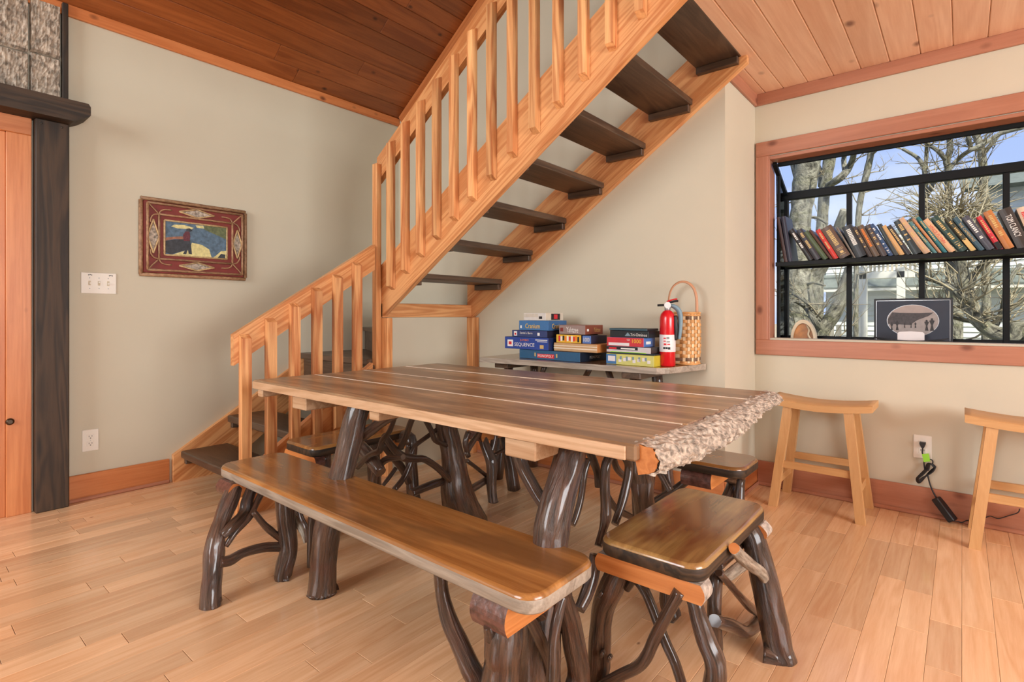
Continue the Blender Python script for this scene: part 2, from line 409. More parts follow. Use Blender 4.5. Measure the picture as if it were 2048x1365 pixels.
# floor: one plank after another, 86 mm wide, random lengths
floor = structure(MB().cbox(XL - .1, 4.6, -4.65, YW + .1, -.06, -.021, 0).build('floor', 'subfloor'))
LEN = [.32, .42, .52, .64, .78, .92, 1.08]
PW = .0858; plank = {}
for L in LEN:
    plank[L] = MB().cbox(-PW / 2 + .0004, PW / 2 - .0004, .0008, L - .0008, -.02, 0, .0009).mesh('floor_plank', 'floor_wood')
cand = []
k0 = int(math.floor((XL) / PW)) - 1
for k in range(k0, int(4.3 / PW)):
    x = k * PW + PW / 2 - .001
    y = -3.9 + random.random() * .8
    lim = (YG if x < XJ else YW)
    while y < lim - .002:
        L = random.choice(LEN)
        if y + L > lim: L = max([q for q in LEN if q <= lim - y + .1] or [LEN[0]])
        ar = 0; ps = [proj((x, y + L * t, 0)) for t in (0, .33, .66, 1)]
        dd = depth((x, y + L / 2, 0))
        if any(p and -60 < p[0] < 2110 and p[1] < 1440 for p in ps) and dd > .1: ar = L / dd ** 2
        cand.append((ar, x, y, L)); y += L
cand.sort(key=lambda q: -q[0])
rest = MB()
for i, (ar, x, y, L) in enumerate(cand):
    if i < 298 and ar > 0:
        o = bpy.data.objects.new('floor_plank', plank[L]); C.objects.link(o); o.location = (x, y, 0); o.parent = floor
    else: rest.cbox(x - PW / 2 + .0004, x + PW / 2 - .0004, y + .0008, y + L - .0008, -.02, 0, .0009)
ro = rest.build('floor_planking', 'floor_wood', floor); ro['kind'] = 'stuff'

# sloped ceiling (boards run along the eave) and flat ceiling under the loft
ang = math.atan(SL); cw = .1265
ceil = structure(MB().prism([(XL - .12, roof(XL - .12) + .03), (-.3, roof(-.3) + .03), (-.3, roof(-.3) + .09), (XL - .12, roof(XL - .12) + .09)], 'y', -4.7, YG + .12).build('ceiling', 'subfloor'))
def board(wd_, L, t=.018, c=.004): return MB().cbox(.0006, wd_ - .0006, 0, L, 0, t, c)
sl_meshes = {}
for i in range(26):
    y = -2.2
    cuts = [y] + sorted(random.uniform(-.6, 2.6) for _ in range(2)) + [YG - .001]
    if cuts[2] - cuts[1] < .3: del cuts[2]
    for a, b_ in zip(cuts, cuts[1:]):
        L = round(b_ - a, 3)
        o = board(cw, L).build('ceiling_board', 'slope_ceiling_wood', ceil, loc=(XL + i * cw * math.cos(ang), a, roof(XL) + i * cw * math.sin(ang)), rot=(0, -ang, 0))
ceil2 = structure(MB().cbox(-.945, 4.6, -2.5, YG, 2.458, 2.5, 0).cbox(XJ - .05, 4.6, YG, YW + .1, 2.458, 2.5, 0).build('ceiling', 'subfloor'))
fb = .1331
for i in range(40):
    x = -.967 + i * fb
    if x > 4.3: break
    # the first two boards stop at the stair opening, the rest run through
    if i == 0:
        board(.03, 4.0).build('ceiling_board', 'flat_ceiling_wood', ceil2, loc=(-.967, -1.0, 2.44))
        board(fb - .03, 6.05 - .002).build('ceiling_board', 'flat_ceiling_wood', ceil2, loc=(-.937, -2.48, 2.44))
        continue
    board(fb, 6.05).build('ceiling_board', 'flat_ceiling_wood', ceil2, loc=(x, -2.48, 2.44))
board(.0625, YW - YG).build('ceiling_board', 'flat_ceiling_wood', ceil2, loc=(XJ, YG, 2.44))
structure(box('trim_1', 'cedar_y', None, XL, XL + .02, -3, YG, 2.735, 2.80))
t2 = MB().cbox(0, 4.2, -.02, 0, -.075, -.002, .002).build('trim_2', 'cedar_x', None, loc=(XL + .02, YG, roof(XL + .02)), rot=(0, -ang, 0)); structure(t2)
structure(box('trim_3', 'casing_x', None, XJ, 4.5, YW - .018, YW, 2.368, 2.44))
structure(box('trim_4', 'casing_y', None, XJ, XJ + .018, YG + .02, YW - .018, 2.368, 2.44))
# baseboards with their quarter rounds
def baseboard(name, ax, a, b_, at_, sgn, mat, hgt=.15):
    m_ = MB()
    if ax == 'y': m_.cbox(at_, at_ + sgn * .018, a, b_, 0, hgt, .003)
    else: m_.cbox(a, b_, at_, at_ + sgn * .018, 0, hgt, .003)
    o = structure(m_.build(name, mat)); q = MB()
    if ax == 'y': q.cbox(at_ + sgn * .018, at_ + sgn * .032, a, b_, 0, .022, .007)
    else: q.cbox(a, b_, at_ + sgn * .018, at_ + sgn * .032, 0, .022, .007)
    q.build('shoe_moulding', 'casing_' + ax, o)
baseboard('baseboard_left', 'y', .70, 1.205, XL, 1, 'cedar_y')
baseboard('baseboard_back', 'x', -2.86, XJ, YG, -1, 'cedar_x')
baseboard('baseboard_return', 'y', YG - .018, YW, XJ, 1, 'cedar_y')
baseboard('baseboard_right', 'x', XJ + .018, 4.5, YW, -1, 'casing_x')

# ------------------------------------------------------------------ door at the left with dark timber surround
door = thing('door_1', (XL, .3, 0), 'orange stained wooden door casing beside the dark timber post', 'door'); door['kind'] = 'structure'
box('casing', 'cedar_z', door, XL, XL + .03, .447, .548, 0, 2.02)
box('head_casing', 'cedar_y', door, XL, XL + .032, -.6, .548, 2.02, 2.12)
box('jamb', 'cedar_z', door, XL - .05, XL + .018, .405, .447, 0, 2.02)
box('panel', 'cedar_z', door, XL - .02, XL + .004, -.45, .405, 0, 2.02, .006)
MB().lathe([(.004, -.012), (.016, -.008), (.018, .004), (.010, .012)], (0, 0, 0), 14).build('latch_knob', 'brass_knob', door, loc=(XL + .03, .462, .50), rot=(0, math.pi / 2, 0))
sur = thing('timber_surround', (XL, .62, 0), 'dark stained rough timber post and header beam around the door', 'timber frame')
box('post', 'darkpost_z', sur, XL + .001, XL + .078, .556, .698, 0, 2.11, .005)
bm = MB(); bm.prism([(.45 - 1.2, 2.11), (.70, 2.11), (.745, 2.135), (.775, 2.16), (.775, 2.205), (.765, 2.222), (-.75, 2.222)], 'x', XL + .001, XL + .165)
bm.build('header_beam', 'darkpost_y', sur)
for y in (.58, .665): MB().lathe([(.004, 0), (.005, .003), (.002, .005)], (0, 0, 0), 10).build('screw', 'screw', sur, loc=(XL + .078, y, 2.085), rot=(0, math.pi / 2, 0))
bp = thing('bark_panel', (XL, .4, 2.23), 'grey tree bark slabs with black edge strip above the dark header beam', 'bark panel')
def barkslab(y0, y1, z0, z1, seed):
    def fn(a, b_):
        y = y0 + (y1 - y0) * a; z = z0 + (z1 - z0) * b_
        q = Vector((y * 38 + seed, z * 11, seed)); h_ = mn.noise(q) * .5 + mn.noise(q * 2.7) * .35 + mn.noise(q * 6) * .2
        edge = min(a, 1 - a, b_, 1 - b_)
        return (XL + .03 + (abs(h_) ** .7 * .022 if edge > .001 else -.02), y, z)
    MB().grid(fn, max(14, int((y1 - y0) * 170)), max(14, int((z1 - z0) * 90)), sm=False).build('bark_slab', 'bark_panel', bp)
for sd, (a, b_, c_, d) in enumerate([(-.05, .537, 2.23, 2.462), (.541, .67, 2.23, 2.474), (-.05, .537, 2.466, 2.76), (-.65, -.055, 2.23, 2.76), (.541, .67, 2.478, 2.77)]): barkslab(a, b_, c_, d, sd * 13.7)
box('edge_strip', 'darkpost_z', bp, XL + .001, XL + .045, .674, .70, 2.225, 2.79)

# ------------------------------------------------------------------ garden window
win = thing('window_1', (0, YW, WZ0), 'projecting garden window with black metal bars and orange wood casing', 'window'); win['kind'] = 'structure'
CZ0, CZ1, CX0, CX1 = .812, 2.135, -.992, 1.03
y0 = YW - .018
MB().cbox(CX0, CX1, y0, YW, CZ0, .905, .003).build('casing', 'casing_x', win)
MB().cbox(CX0, CX1, y0, YW, 2.045, CZ1, .003).build('casing', 'casing_x', win)
MB().cbox(CX0, -.922, y0, YW, .905, 2.045, .003).build('casing', 'casing_z', win)
MB().cbox(.955, CX1, y0, YW, .905, 2.045, .003).build('casing', 'casing_z', win)
for nm, mt, bb in [('jamb', 'casing_z', (-.93, -.912, YW - .01, YW + .11, .9, 2.05)), ('jamb', 'casing_z', (.93, .95, YW - .01, YW + .11, .9, 2.05)),
                   ('head_jamb', 'casing_x', (-.912, .93, YW - .01, YW + .11, 2.02, 2.04)), ('sill', 'casing_x', (-.93, .95, YW - .012, 3.93, .88, .905))]:
    MB().cbox(*bb, .002).build(nm, mt, win)
BY, BX0, BX1, BT = 3.888, -.892, .905, 1.845
def bar(a, b_, s=.017): return MB().tube([a, b_], s * 1.2, 4, sub=1, sm=False)
for x in (-.535, -.178, .18, .537): box('mullion', 'black_metal', win, x - .014, x + .014, BY - .016, BY + .016, .905, BT - .02, .002)
for x in (BX0 - .012, BX1 - .012): box('corner_post', 'black_metal', win, x, x + .026, BY - .018, BY + .018, .905, BT - .02, .002)
box('front_rail', 'black_metal', win, BX0 - .012, BX1 + .012, BY - .02, BY + .02, BT - .03, BT + .022, .004)
box('bottom_rail', 'black_metal', win, BX0 - .012, BX1 + .012, BY - .014, BY + .014, .905, .925, .002)
box('head_rail', 'black_metal', win, BX0, BX1, YW + .095, YW + .115, 1.995, 2.02, .002)
for x in (BX0, BX1):
    a, b_ = Vector((x, YW + .02, 2.0)), Vector((x, BY, BT)); d = (b_ - a)
    MB().cbox(-.012, .012, 0, d.length, -.012, .012, .002).build('rafter', 'black_metal', win, loc=a, rot=(math.atan2(d.z, d.y), 0, 0))
    box('wall_post', 'black_metal', win, x - .01, x + .01, YW + .11, YW + .125, .905, 1.97, .002)
    MB().prism([(YW + .125, .905), (BY, .905), (BY, BT), (YW + .06, 1.99)], 'x', x - .002, x + .002).build('pane', 'pane_glass', win)
xs = [BX0, -.535, -.178, .18, .537, BX1]
for a, b_ in zip(xs, xs[1:]): MB().cbox(a + .013, b_ - .013, BY - .002, BY + .002, .925, BT - .03, 0).build('pane', 'pane_glass', win)
MB().prism([(YW + .11, 2.0), (BY, BT + .01), (BY, BT + .015), (YW + .11, 2.005)], 'x', BX0 + .012, BX1 - .012).build('pane', 'pane_glass', win)
SH = 1.382
box('shelf', 'black_metal', win, BX0 + .003, BX1 - .015, YW + .04, BY - .022, SH - .012, SH, .001)
box('shelf_lip', 'black_metal', win, BX0 + .003, BX1 - .015, YW + .03, YW + .042, SH - .022, SH + .004, .002)
box('shelf_back_rail', 'black_metal', win, BX0 + .003, BX1 - .015, BY - .03, BY - .018, SH - .024, SH - .004, .002)

# ================================================================== STAIRCASE
st = thing('staircase', (-2.95, 2.1, 0), 'orange fir staircase with dark open treads and square balusters turning along two walls', 'staircase')
S = .65; a_ = math.atan(S)
def poly_part(name, mat, poly, ax, lo, hi, slope=0):
    m_ = MB().prism(poly, ax, lo, hi)
    if not slope: return m_.build(name, mat, st)
    rot = Euler((0, -math.atan(slope), 0) if ax == 'y' else (math.atan(slope), 0, 0))
    o = Vector(m_.v[0]); inv = rot.to_matrix().inverted(); m_.v = [inv @ (Vector(v) - o) for v in m_.v]
    return m_.build(name, mat, st, loc=o, rot=rot)
# lower flight along the left wall
poly_part('wall_stringer', 'fir_y', [(1.222, 0), (1.222, .172), (2.115, .738), (2.115, .45), (1.50, 0)], 'x', XL + .001, XL + .035, .65)
poly_part('stringer', 'fir_y', [(1.222, 0), (1.222, .19), (2.06, .752), (2.06, .42), (1.45, 0)], 'x', -2.93, -2.892, .65)
for y, z in ((1.262, .192), (1.545, .378), (1.815, .573)):
    tr_ = box('tread', 'tread_x', st, XL + .036, -2.931, y, y + .285, z - .045, z, .006)
    box('tread_cleat', 'tread_y', tr_, XL + .036, XL + .065, y + .02, y + .25, z - .085, z - .046, .003)
box('landing', 'tread_x', st, XL + .002, -2.97, 2.07, YG - .003, .73, .772, .005)
box('landing_riser', 'tread_x', st, XL + .036, -2.94, 2.095, 2.115, .52, .73, .002)
MB().prism([(XL + .002, 2.63), (-2.96, 2.20), (-2.96, YG - .003), (XL + .002, YG - .003)], 'z', .93, .957).build('winder', 'tread_x', st)
MB().prism([(XL + .002, 2.66), (-2.96, 2.23), (-2.96, 2.25), (XL + .002, 2.68)], 'z', .773, .93).build('winder_riser', 'tread_x', st)
MB().prism([(-2.96, 2.20), (-2.96, YG - .003), (-3.42, YG - .003)], 'z', 1.105, 1.138).build('winder', 'tread_x', st)
# newel, beam, rear post
box('newel', 'fir_z', st, -2.953, -2.857, 2.15, 2.19, 0, 1.040, .003)
box('side_panel', 'wall_paint', st, -2.945, -2.925, 2.19, 2.945, 0, 1.041, 0)
box('newel', 'fir_z', st, -2.968, -2.922, 2.108, 2.149, 0, 2.05, .003)
box('beam', 'fir_y', st, -2.952, -2.912, 2.15, 2.99, 1.042, 1.136, .003)
box('rear_post', 'fir_z', st, -2.955, -2.86, 2.945, YG - .003, 0, 1.04, .003)
# upper flight
def zz(x, b0): return b0 + S * (x + 2.93)
poly_part('stringer', 'fir_x', [(-2.953, 1.042), (-2.93, 1.042), (-.86, zz(-.86, 1.042)), (-.86, zz(-.86, 1.042) + .36), (-2.953, 1.37)], 'y', 2.15, 2.19, S)
poly_part('wall_stringer', 'fir_x', [(-2.953, 1.16), (-2.953, 1.022), (-2.93, 1.022), (-.875, zz(-.875, 1.022) + .045), (-.875, zz(-.875, 1.022) + .1), (-1.15, zz(-1.15, 1.022) + .36), (-2.70, zz(-2.70, 1.022) + .36), (-2.953, 1.33)], 'y', 2.978, YG - .002, S)
for k in range(7):
    xb, zt = -2.591 + .285 * k, 1.321 + .192 * k
    xe = min(xb, -.9)
    tr_ = box('tread', 'tread_y', st, xb - .262, xe, 2.191, 2.977, zt - .036, zt, .004)
    box('tread_cleat', 'tread_x', tr_, xb - .255, xe - .012, 2.944, 2.977, zt - .076, zt - .037, .003)
    box('tread_cleat', 'tread_x', tr_, xb - .255, xe - .012, 2.191, 2.222, zt - .076, zt - .037, .003)
rl = 2.9 / math.cos(a_)
poly_part('handrail', 'fir_x', [(-2.974, 1.935), (-.75, 1.935 + .695 * 2.224), (-.75, 2.10 + .695 * 2.224), (-2.974, 2.10)], 'y', 2.15, 2.189, .695)
bal = {}
def baluster(x, y, z0, z1, ax):
    """square stick with mitred ends"""
    m_ = MB(); w = .0205; o = len(m_.v); tb, bb = .022, .022
    if ax == 'x':   # upper flight, outside face towards -y
        ring = [(-w, -.04), (w, -.04), (w, 0), (-w, 0)]
        zt = [-tb, -tb, 0, 0]; zb = [bb, bb, 0, 0]
    else:
        ring = [(0, -.025), (.04, -.025), (.04, .025), (0, .025)]
        zt = [0, -tb, -tb, 0]; zb = [0, bb, bb, 0]
    L = z1 - z0
    m_.v = [Vector((a, b_, zb[i])) for i, (a, b_) in enumerate(ring)] + [Vector((a, b_, L + zt[i])) for i, (a, b_) in enumerate(ring)]
    m_.face([3, 2, 1, 0]); m_.face([4, 5, 6, 7])
    for i in range(4): m_.face([i, (i + 1) % 4, 4 + (i + 1) % 4, 4 + i])
    key = (ax, round(L, 2))
    o = m_.build('baluster', 'baluster_fir', st, loc=(x, y, z0)) if key not in bal else inst(bal[key], (x, y, z0))
    bal.setdefault(key, o)
    return o
for i in range(1, 15):
    x = -2.963 + .1447 * i + .02
    baluster(x, 2.149, 1.222 + .0936 * (i - 1), 2.085 + .0936 * i, 'x')
# lower rail and balusters
ll = .872 / math.cos(math.atan(.64))
poly_part('handrail', 'fir_y', [(1.203, .795), (2.074, 1.35), (2.074, 1.512), (1.203, .958)], 'x', -2.93, -2.891, .64)
for i in range(6):
    y = 1.252 + .1352 * i
    baluster(-2.89, y, .03 + max(0, (y - 1.25)) * .62, .958 + .0868 * i, 'y')

# ================================================================== RUSTIC FURNITURE
def Z(x0, y0_, s): return lambda a, b_: (x0 + a / s, y0_ + b_ / s)
def stick(parent, z, s, pts, plane, mat='laurel_bark', name='branch', extra=None, jag=.12, seg=16, cap=None, pre=None):
    """pts in zoomed pixels (x, y, width); plane gives the distance"""
    cap = cap or mat
    P, R = [], []
    for q in (pre or []): P.append(Vector(q[:3])); R.append(q[3])
    for i, (a, b_, w) in enumerate(pts):
        pl = plane if isinstance(plane, tuple) else plane[i]
        p = at(*z(a, b_), *pl); P.append(p); R.append(w / s / 2 * depth(p) / F)
    for q in (extra or []): P.append(Vector(q[:3])); R.append(q[3])
    for i in range(len(P)): P[i].z = max(P[i].z, .0)
    return MB().tube(P, R, seg, 0, 1, 4, jag).build(name, [mat, cap], parent)
def seat_slab(parent, name, mats, x0, x1, y0_, y1, zt, th, r, ax):
    """plank seat with rounded corners and eased edges"""
    def outline(d):
        pts = []; rr = max(r - d, .004)
        for cx, cy, a0 in ((x1 - d - rr, y1 - d - rr, 0), (x0 + d + rr, y1 - d - rr, 90), (x0 + d + rr, y0_ + d + rr, 180), (x1 - d - rr, y0_ + d + rr, 270)):
            for k in range(6):
                a = math.radians(a0 + 18 * k); pts.append((cx + rr * math.cos(a), cy + rr * math.sin(a)))
        return pts
    m_ = MB(); rings = [(.004, zt - th), (0, zt - th + .005), (0, zt - .012), (.004, zt - .004), (.010, zt)]
    n = 24
    for d, z in rings: m_.v += [Vector((p[0], p[1], z)) for p in outline(d)]
    for i in range(len(rings) - 1):
        for k in range(n): m_.face([i * n + k, i * n + (k + 1) % n, (i + 1) * n + (k + 1) % n, (i + 1) * n + k], 1 if i < 2 else 0, None, True)
    m_.face(list(range(n))[::-1], 1); m_.face([(len(rings) - 1) * n + k for k in range(n)], 0)
    return m_.build(name, mats, parent)
def cleat(parent, x0, x1, y0_, y1, z0, z1, ax, bulge=.02, bark='bark_chunk'):
    """split-log cross piece: sawn sides, rounded bark ends"""
    m_ = MB(); N = 6
    if ax == 'y':
        prof = [(z0 + (z1 - z0) * k / N, bulge * math.sin(math.pi * (.15 + .75 * k / N))) for k in range(N + 1)]
        poly = [(y0_ - b_, z) for z, b_ in prof] + [(y1 + b_, z) for z, b_ in reversed(prof)]
        i = len(m_.v); m_.prism(poly, 'x', x0, x1, 1, 0)
    else:
        prof = [(z0 + (z1 - z0) * k / N, bulge * math.sin(math.pi * (.15 + .75 * k / N))) for k in range(N + 1)]
        poly = [(x0 - b_, z) for z, b_ in prof] + [(x1 + b_, z) for z, b_ in reversed(prof)]
        m_.prism(poly, 'y', y0_, y1, 1, 0)
    return m_.build('cleat', ['cut_' + ax, bark], parent)

# ---- dining table
tb = thing('dining_table', (-1.5, 1.68, 0), 'long rustic plank dining table with bark end edge and branch legs', 'table')
TZ = .76
ys = [(1.128, 1.425), (1.434, 1.712), (1.718, 2.002), (2.011, 2.252)]
for i, (a, b_) in enumerate(ys):
    m_ = MB().cbox(-2.505 + .012 * (i % 2), -.575, a, b_, TZ - .040, TZ - .001 * (i == 2), .005)
    m_.build('plank', 'table_x', tb)
box('front_edge', 'edge_wood', tb, -2.50, -.60, 1.122, 1.1285, TZ - .0385, TZ - .006, .001)
for y in (1.4295, 1.715, 2.0065): box('joint_strip', 'gap_white', tb, -2.49, -.59, y - .0046, y + .0046, TZ - .03, TZ + .0002, .0005)
def barkedge(a, b_):
    y = 1.15 + a * 1.12; t = b_ * math.pi * .92
    z = TZ - .004 - .085 * (1 - math.cos(t)) / 2 * (.55 + .45 * math.sin(math.pi * min(1, a * 1.25 + .1)) ** .5); x = -.585 + .060 * math.sin(t) + .012 * math.sin(y * 5)
    q = Vector((y * 22, t * 7, 3)); d = abs(mn.noise(q)) * .020 + abs(mn.noise(q * 2.3)) * .012
    return (x + d * math.sin(t), y, z - d * .5 * (-math.cos(t)))
MB().grid(barkedge, 150, 22, sm=False).build('bark_edge', 'bark_rough', tb)
for y in (1.1505, 2.27):
    pts = [barkedge(0 if y < 2 else 1, k / 12) for k in range(13)]
    MB().prism([(p[0] - .004, p[2]) for p in pts], 'y', y - .003, y + .003).build('bark_edge_end', 'cut_y', tb)
for x0_, x1_ in ((-2.475, -2.43), (-2.17, -2.06), (-1.625, -1.57), (-.985, -.875)):
    box('cleat', 'edge_wood', tb, x0_, x1_, 1.14 if x0_ > -2.4 else 1.135, 2.24, TZ - .095 if -2.3 < x0_ < -2 or x0_ > -1 else TZ - .075, TZ - .041, .004)
zt2 = Z(660, 790, 5.46); zr = Z(900, 840, 4.875); zr2 = Z(1050, 850, 5.46)
stick(tb, Z(0, 0, 1), 1, [(718, 815, 43), (703, 870, 44), (688, 933, 46), (660, 1035, 49), (648, 1110, 52), (645, 1180, 55)],
      [('x', -1.80), ('x', -1.81), ('x', -1.82), ('x', -1.84), ('x', -1.855), ('x', -1.865)], name='leg', pre=[(-1.79, 1.235, .71, .045)], extra=[(-1.865, 1.10, 0, .058)], seg=28)
stick(tb, zt2, 5.46, [(1270, 340, 230), (1300, 480, 230), (1330, 640, 240), (1360, 850, 280), (1385, 1050, 330)], ('x', -1.88), name='leg', pre=[(-1.86, 1.74, .71, .06)], extra=[(-1.90, 1.92, 0, .10)], seg=28)
stick(tb, zt2, 5.46, [(290, 500, 110), (440, 390, 120), (600, 270, 125), (720, 200, 120)], ('y', 1.24), name='brace')
X1 = ('x', -1.86)
for pts, pl in [([(300, 790, 60), (430, 660, 60), (540, 610, 75), (570, 500, 60), (650, 400, 55), (710, 240, 50)], ('y', 1.32)),
                ([(590, 440, 70), (700, 590, 85), (800, 680, 95), (930, 700, 85), (1030, 705, 80), (1180, 800, 75), (1330, 950, 70)], X1),
                ([(470, 1000, 80), (500, 830, 80), (610, 710, 75), (720, 690, 60), (800, 680, 60)], ('y', 1.40)),
                ([(560, 530, 70), (700, 690, 85), (800, 820, 80), (860, 960, 80)], ('x', -1.98)),
                ([(880, 660, 50), (930, 560, 50), (1060, 460, 50), (1180, 370, 45)], ('x', -1.9)),
                ([(1020, 230, 60), (1110, 400, 60), (1150, 500, 60), (1270, 555, 55)], ('x', -1.86)),
                ([(770, 580, 70), (830, 450, 70), (870, 330, 65), (920, 210, 60)], ('y', 1.45)),
                ([(700, 1040, 60), (800, 920, 65), (860, 800, 70), (890, 680, 60), (850, 540, 55)], ('x', -1.92)),
                ([(580, 990, 40), (650, 900, 45), (720, 800, 45)], ('x', -1.95)),
                ([(880, 1080, 85), (1050, 1010, 90), (1150, 970, 90), (1290, 930, 80)], ('x', -1.9)),
                ([(490, 180, 50), (540, 240, 55), (600, 330, 50)], ('x', -1.9))]:
    stick(tb, zt2, 5.46, pts, pl)
stick(tb, zr, 4.875, [(640, 200, 150), (660, 300, 140), (700, 450, 130), (790, 620, 125), (900, 800, 120), (990, 900, 110)], ('y', 1.24), name='brace')
stick(tb, Z(0, 0, 1), 1, [(1142, 888, 60), (1132, 940, 62), (1116, 1000, 66), (1103, 1060, 70), (1098, 1110, 70)], ('x', -.865), name='leg', pre=[(-.86, 1.27, .71, .048)], extra=[(-.875, 1.16, .2, .056), (-.88, 1.15, 0, .062)], seg=28)
stick(tb, zr2, 5.46, [(1270, 400, 270), (1285, 600, 270), (1300, 850, 230)], ('x', -.94), name='leg', pre=[(-.93, 1.93, .71, .07)], extra=[(-.97, 2.10, 0, .075)], seg=28)
for pts, pl in [([(690, 260, 90), (740, 380, 95), (790, 520, 85), (800, 680, 70)], ('x', -.88)),
                ([(960, 300, 90), (890, 420, 105), (870, 650, 110), (880, 850, 115), (880, 1000, 130), (850, 1150, 90), (800, 1330, 90)], ('x', -.84)),
                ([(1060, 300, 90), (1130, 430, 90), (1125, 560, 95), (1080, 780, 95), (1030, 950, 85), (980, 1090, 80)], ('x', -.84)),
                ([(960, 330, 70), (1000, 470, 75), (1080, 560, 70)], ('x', -.9)),
                ([(900, 780, 70), (1000, 920, 75), (1160, 1010, 65)], ('x', -.9)),
                ([(690, 380, 80), (650, 520, 70), (610, 800, 70), (560, 1000, 70), (520, 1100, 60)], ('x', -.875))]:
    stick(tb, zr2, 5.46, pts, pl)
z5 = Z(850, 1120, 5.571)
stick(tb, z5, 5.571, [(1900, -60, 130), (1860, 180, 140), (1790, 400, 150), (1720, 560, 120)], ('x', -.80))

# ---- front long bench
fb_ = thing('long_bench', (-1.53, 1.06, 0), 'long plank bench with branch legs in front of the table', 'bench', 'plank seats around the dining table')
seat_slab(fb_, 'seat', ['seat_x', 'grey_edge_sheen'], -2.372, -.712, .918, 1.198, .44, .045, .055, 'x')
cleat(fb_, -2.31, -2.19, .915, 1.19, .335, .394, 'y', .025)
cleat(fb_, -.90, -.79, .935, 1.18, .325, .394, 'y', .02)
zb1 = Z(390, 900, 4.136); BL = ('x', -2.10)
stick(fb_, zb1, 4.136, [(350, 280, 130), (270, 460, 150), (215, 600, 125), (175, 740, 140), (160, 850, 160), (145, 1000, 145), (132, 1150, 150), (130, 1270, 165)], [('x', q) for q in (-2.225, -2.20, -2.175, -2.15, -2.14, -2.12, -2.11, -2.10)], name='leg', extra=[(-2.10, .795, 0, .042)], seg=28)
stick(fb_, zb1, 4.136, [(490, 270, 90), (430, 430, 95), (400, 540, 95), (300, 640, 90), (230, 710, 70)], [('x', q) for q in (-2.20, -2.17, -2.15, -2.12, -2.12)], name='branch')
stick(fb_, zb1, 4.136, [(575, 310, 55), (500, 460, 52), (450, 560, 55), (330, 690, 50), (255, 800, 45)], [('x', q) for q in (-2.17, -2.15, -2.13, -2.12, -2.12)], 'laurel_bark_fine')
stick(fb_, zb1, 4.136, [(735, 370, 130), (750, 560, 145), (770, 740, 145), (775, 840, 145), (745, 960, 140), (728, 1060, 130)], ('x', -2.09), name='leg', extra=[(-2.085, 1.075, 0, .038)], pre=[(-2.09, 1.07, .40, .035)], seg=28)
stick(fb_, zb1, 4.136, [(200, 935, 80), (290, 920, 85), (400, 855, 75), (560, 810, 75), (730, 805, 75)], BL, name='stretcher')
stick(fb_, zb1, 4.136, [(480, 510, 45), (560, 610, 50), (620, 665, 60), (720, 750, 45)], BL, 'laurel_bark_fine')
stick(fb_, zb1, 4.136, [(830, 460, 40), (810, 480, 40), (760, 430, 60), (720, 420, 50)], ('x', -2.0), 'laurel_bark_fine')
stick(fb_, zb1, 4.136, [(850, 440, 40), (880, 560, 42), (920, 650, 45), (930, 760, 40)], ('y', 1.12), 'laurel_bark_fine')
stick(fb_, zb1, 4.136, [(800, 550, 50), (860, 620, 60), (900, 690, 50), (920, 770, 40)], ('y', 1.12), 'grey_bark')
stick(fb_, zb1, 4.136, [(975, 480, 60), (960, 620, 55), (955, 800, 55), (945, 970, 40)], ('y', 1.12))
stick(fb_, z5, 5.571, [(160, 110, 150), (180, 300, 155), (215, 480, 165), (280, 700, 195), (390, 950, 215), (500, 1200, 235), (580, 1400, 240)], ('y', .96), name='brace', pre=[(-1.13, .99, .40, .028)], extra=[(-.87, .92, .06, .036)], seg=14)
stick(fb_, z5, 5.571, [(900, 660, 380), (880, 850, 430), (860, 1050, 420), (845, 1300, 400)], ('x', -.84), name='leg', pre=[(-.84, .985, .40, .034)], extra=[(-.845, .90, 0, .040)], seg=28)
stick(fb_, z5, 5.571, [(700, 740, 100), (720, 800, 130), (740, 900, 100)], ('x', -.85), name='knot')
stick(fb_, z5, 5.571, [(1550, 420, 200), (1610, 650, 230), (1660, 950, 250), (1710, 1300, 260)], ('x', -.80), name='leg', pre=[(-.80, 1.14, .40, .03)], extra=[(-.80, 1.20, 0, .042)], seg=28)
stick(fb_, z5, 5.571, [(1140, 630, 110), (1220, 750, 130), (1300, 920, 130), (1370, 1120, 110), (1400, 1300, 100)], ('x', -.82), name='branch')
stick(fb_, z5, 5.571, [(1540, 390, 110), (1470, 650, 120), (1430, 900, 120), (1420, 1150, 130), (1410, 1400, 130)], ('x', -.775), 'laurel_bark_fine')
stick(fb_, z5, 5.571, [(1220, 560, 150), (1330, 660, 150), (1430, 780, 130)], ('x', -.85), 'laurel_bark')
stick(fb_, z5, 5.571, [(1260, 830, 130), (1290, 1100, 150), (1310, 1400, 150)], ('x', -.92), name='branch')

# ---- right end stool
es = thing('end_stool', (-.63, 1.6, 0), 'plank stool with reddish streaked seat at the bark end of the table', 'stool', 'plank seats around the dining table')
seat_slab(es, 'seat', ['endstool_y', 'darkpost_y'], -.783, -.488, 1.298, 1.885, .44, .045, .05, 'y')
cleat(es, -.775, -.497, 1.305, 1.36, .345, .394, 'x', .016, 'bark_pale')
cleat(es, -.775, -.497, 1.80, 1.86, .345, .394, 'x', .030, 'bark_pale')
z6 = Z(1120, 1080, 4.79); z7 = Z(1380, 990, 3.64); E1 = ('y', 1.345)
stick(es, z6, 4.79, [(580, 280, 200), (500, 450, 230), (420, 620, 215), (390, 800, 205), (375, 1000, 215), (370, 1200, 210), (360, 1365, 200)], E1, name='leg', extra=[(-.735, 1.345, 0, .034)], pre=[(-.70, 1.345, .38, .03)], seg=28)
for kx, ky in ((385, 520), (400, 1090), (470, 1130)): stick(es, z6, 4.79, [(kx + 20, ky + 20, 70), (kx, ky, 90), (kx - 12, ky - 10, 40)], ('y', 1.315), name='knot')
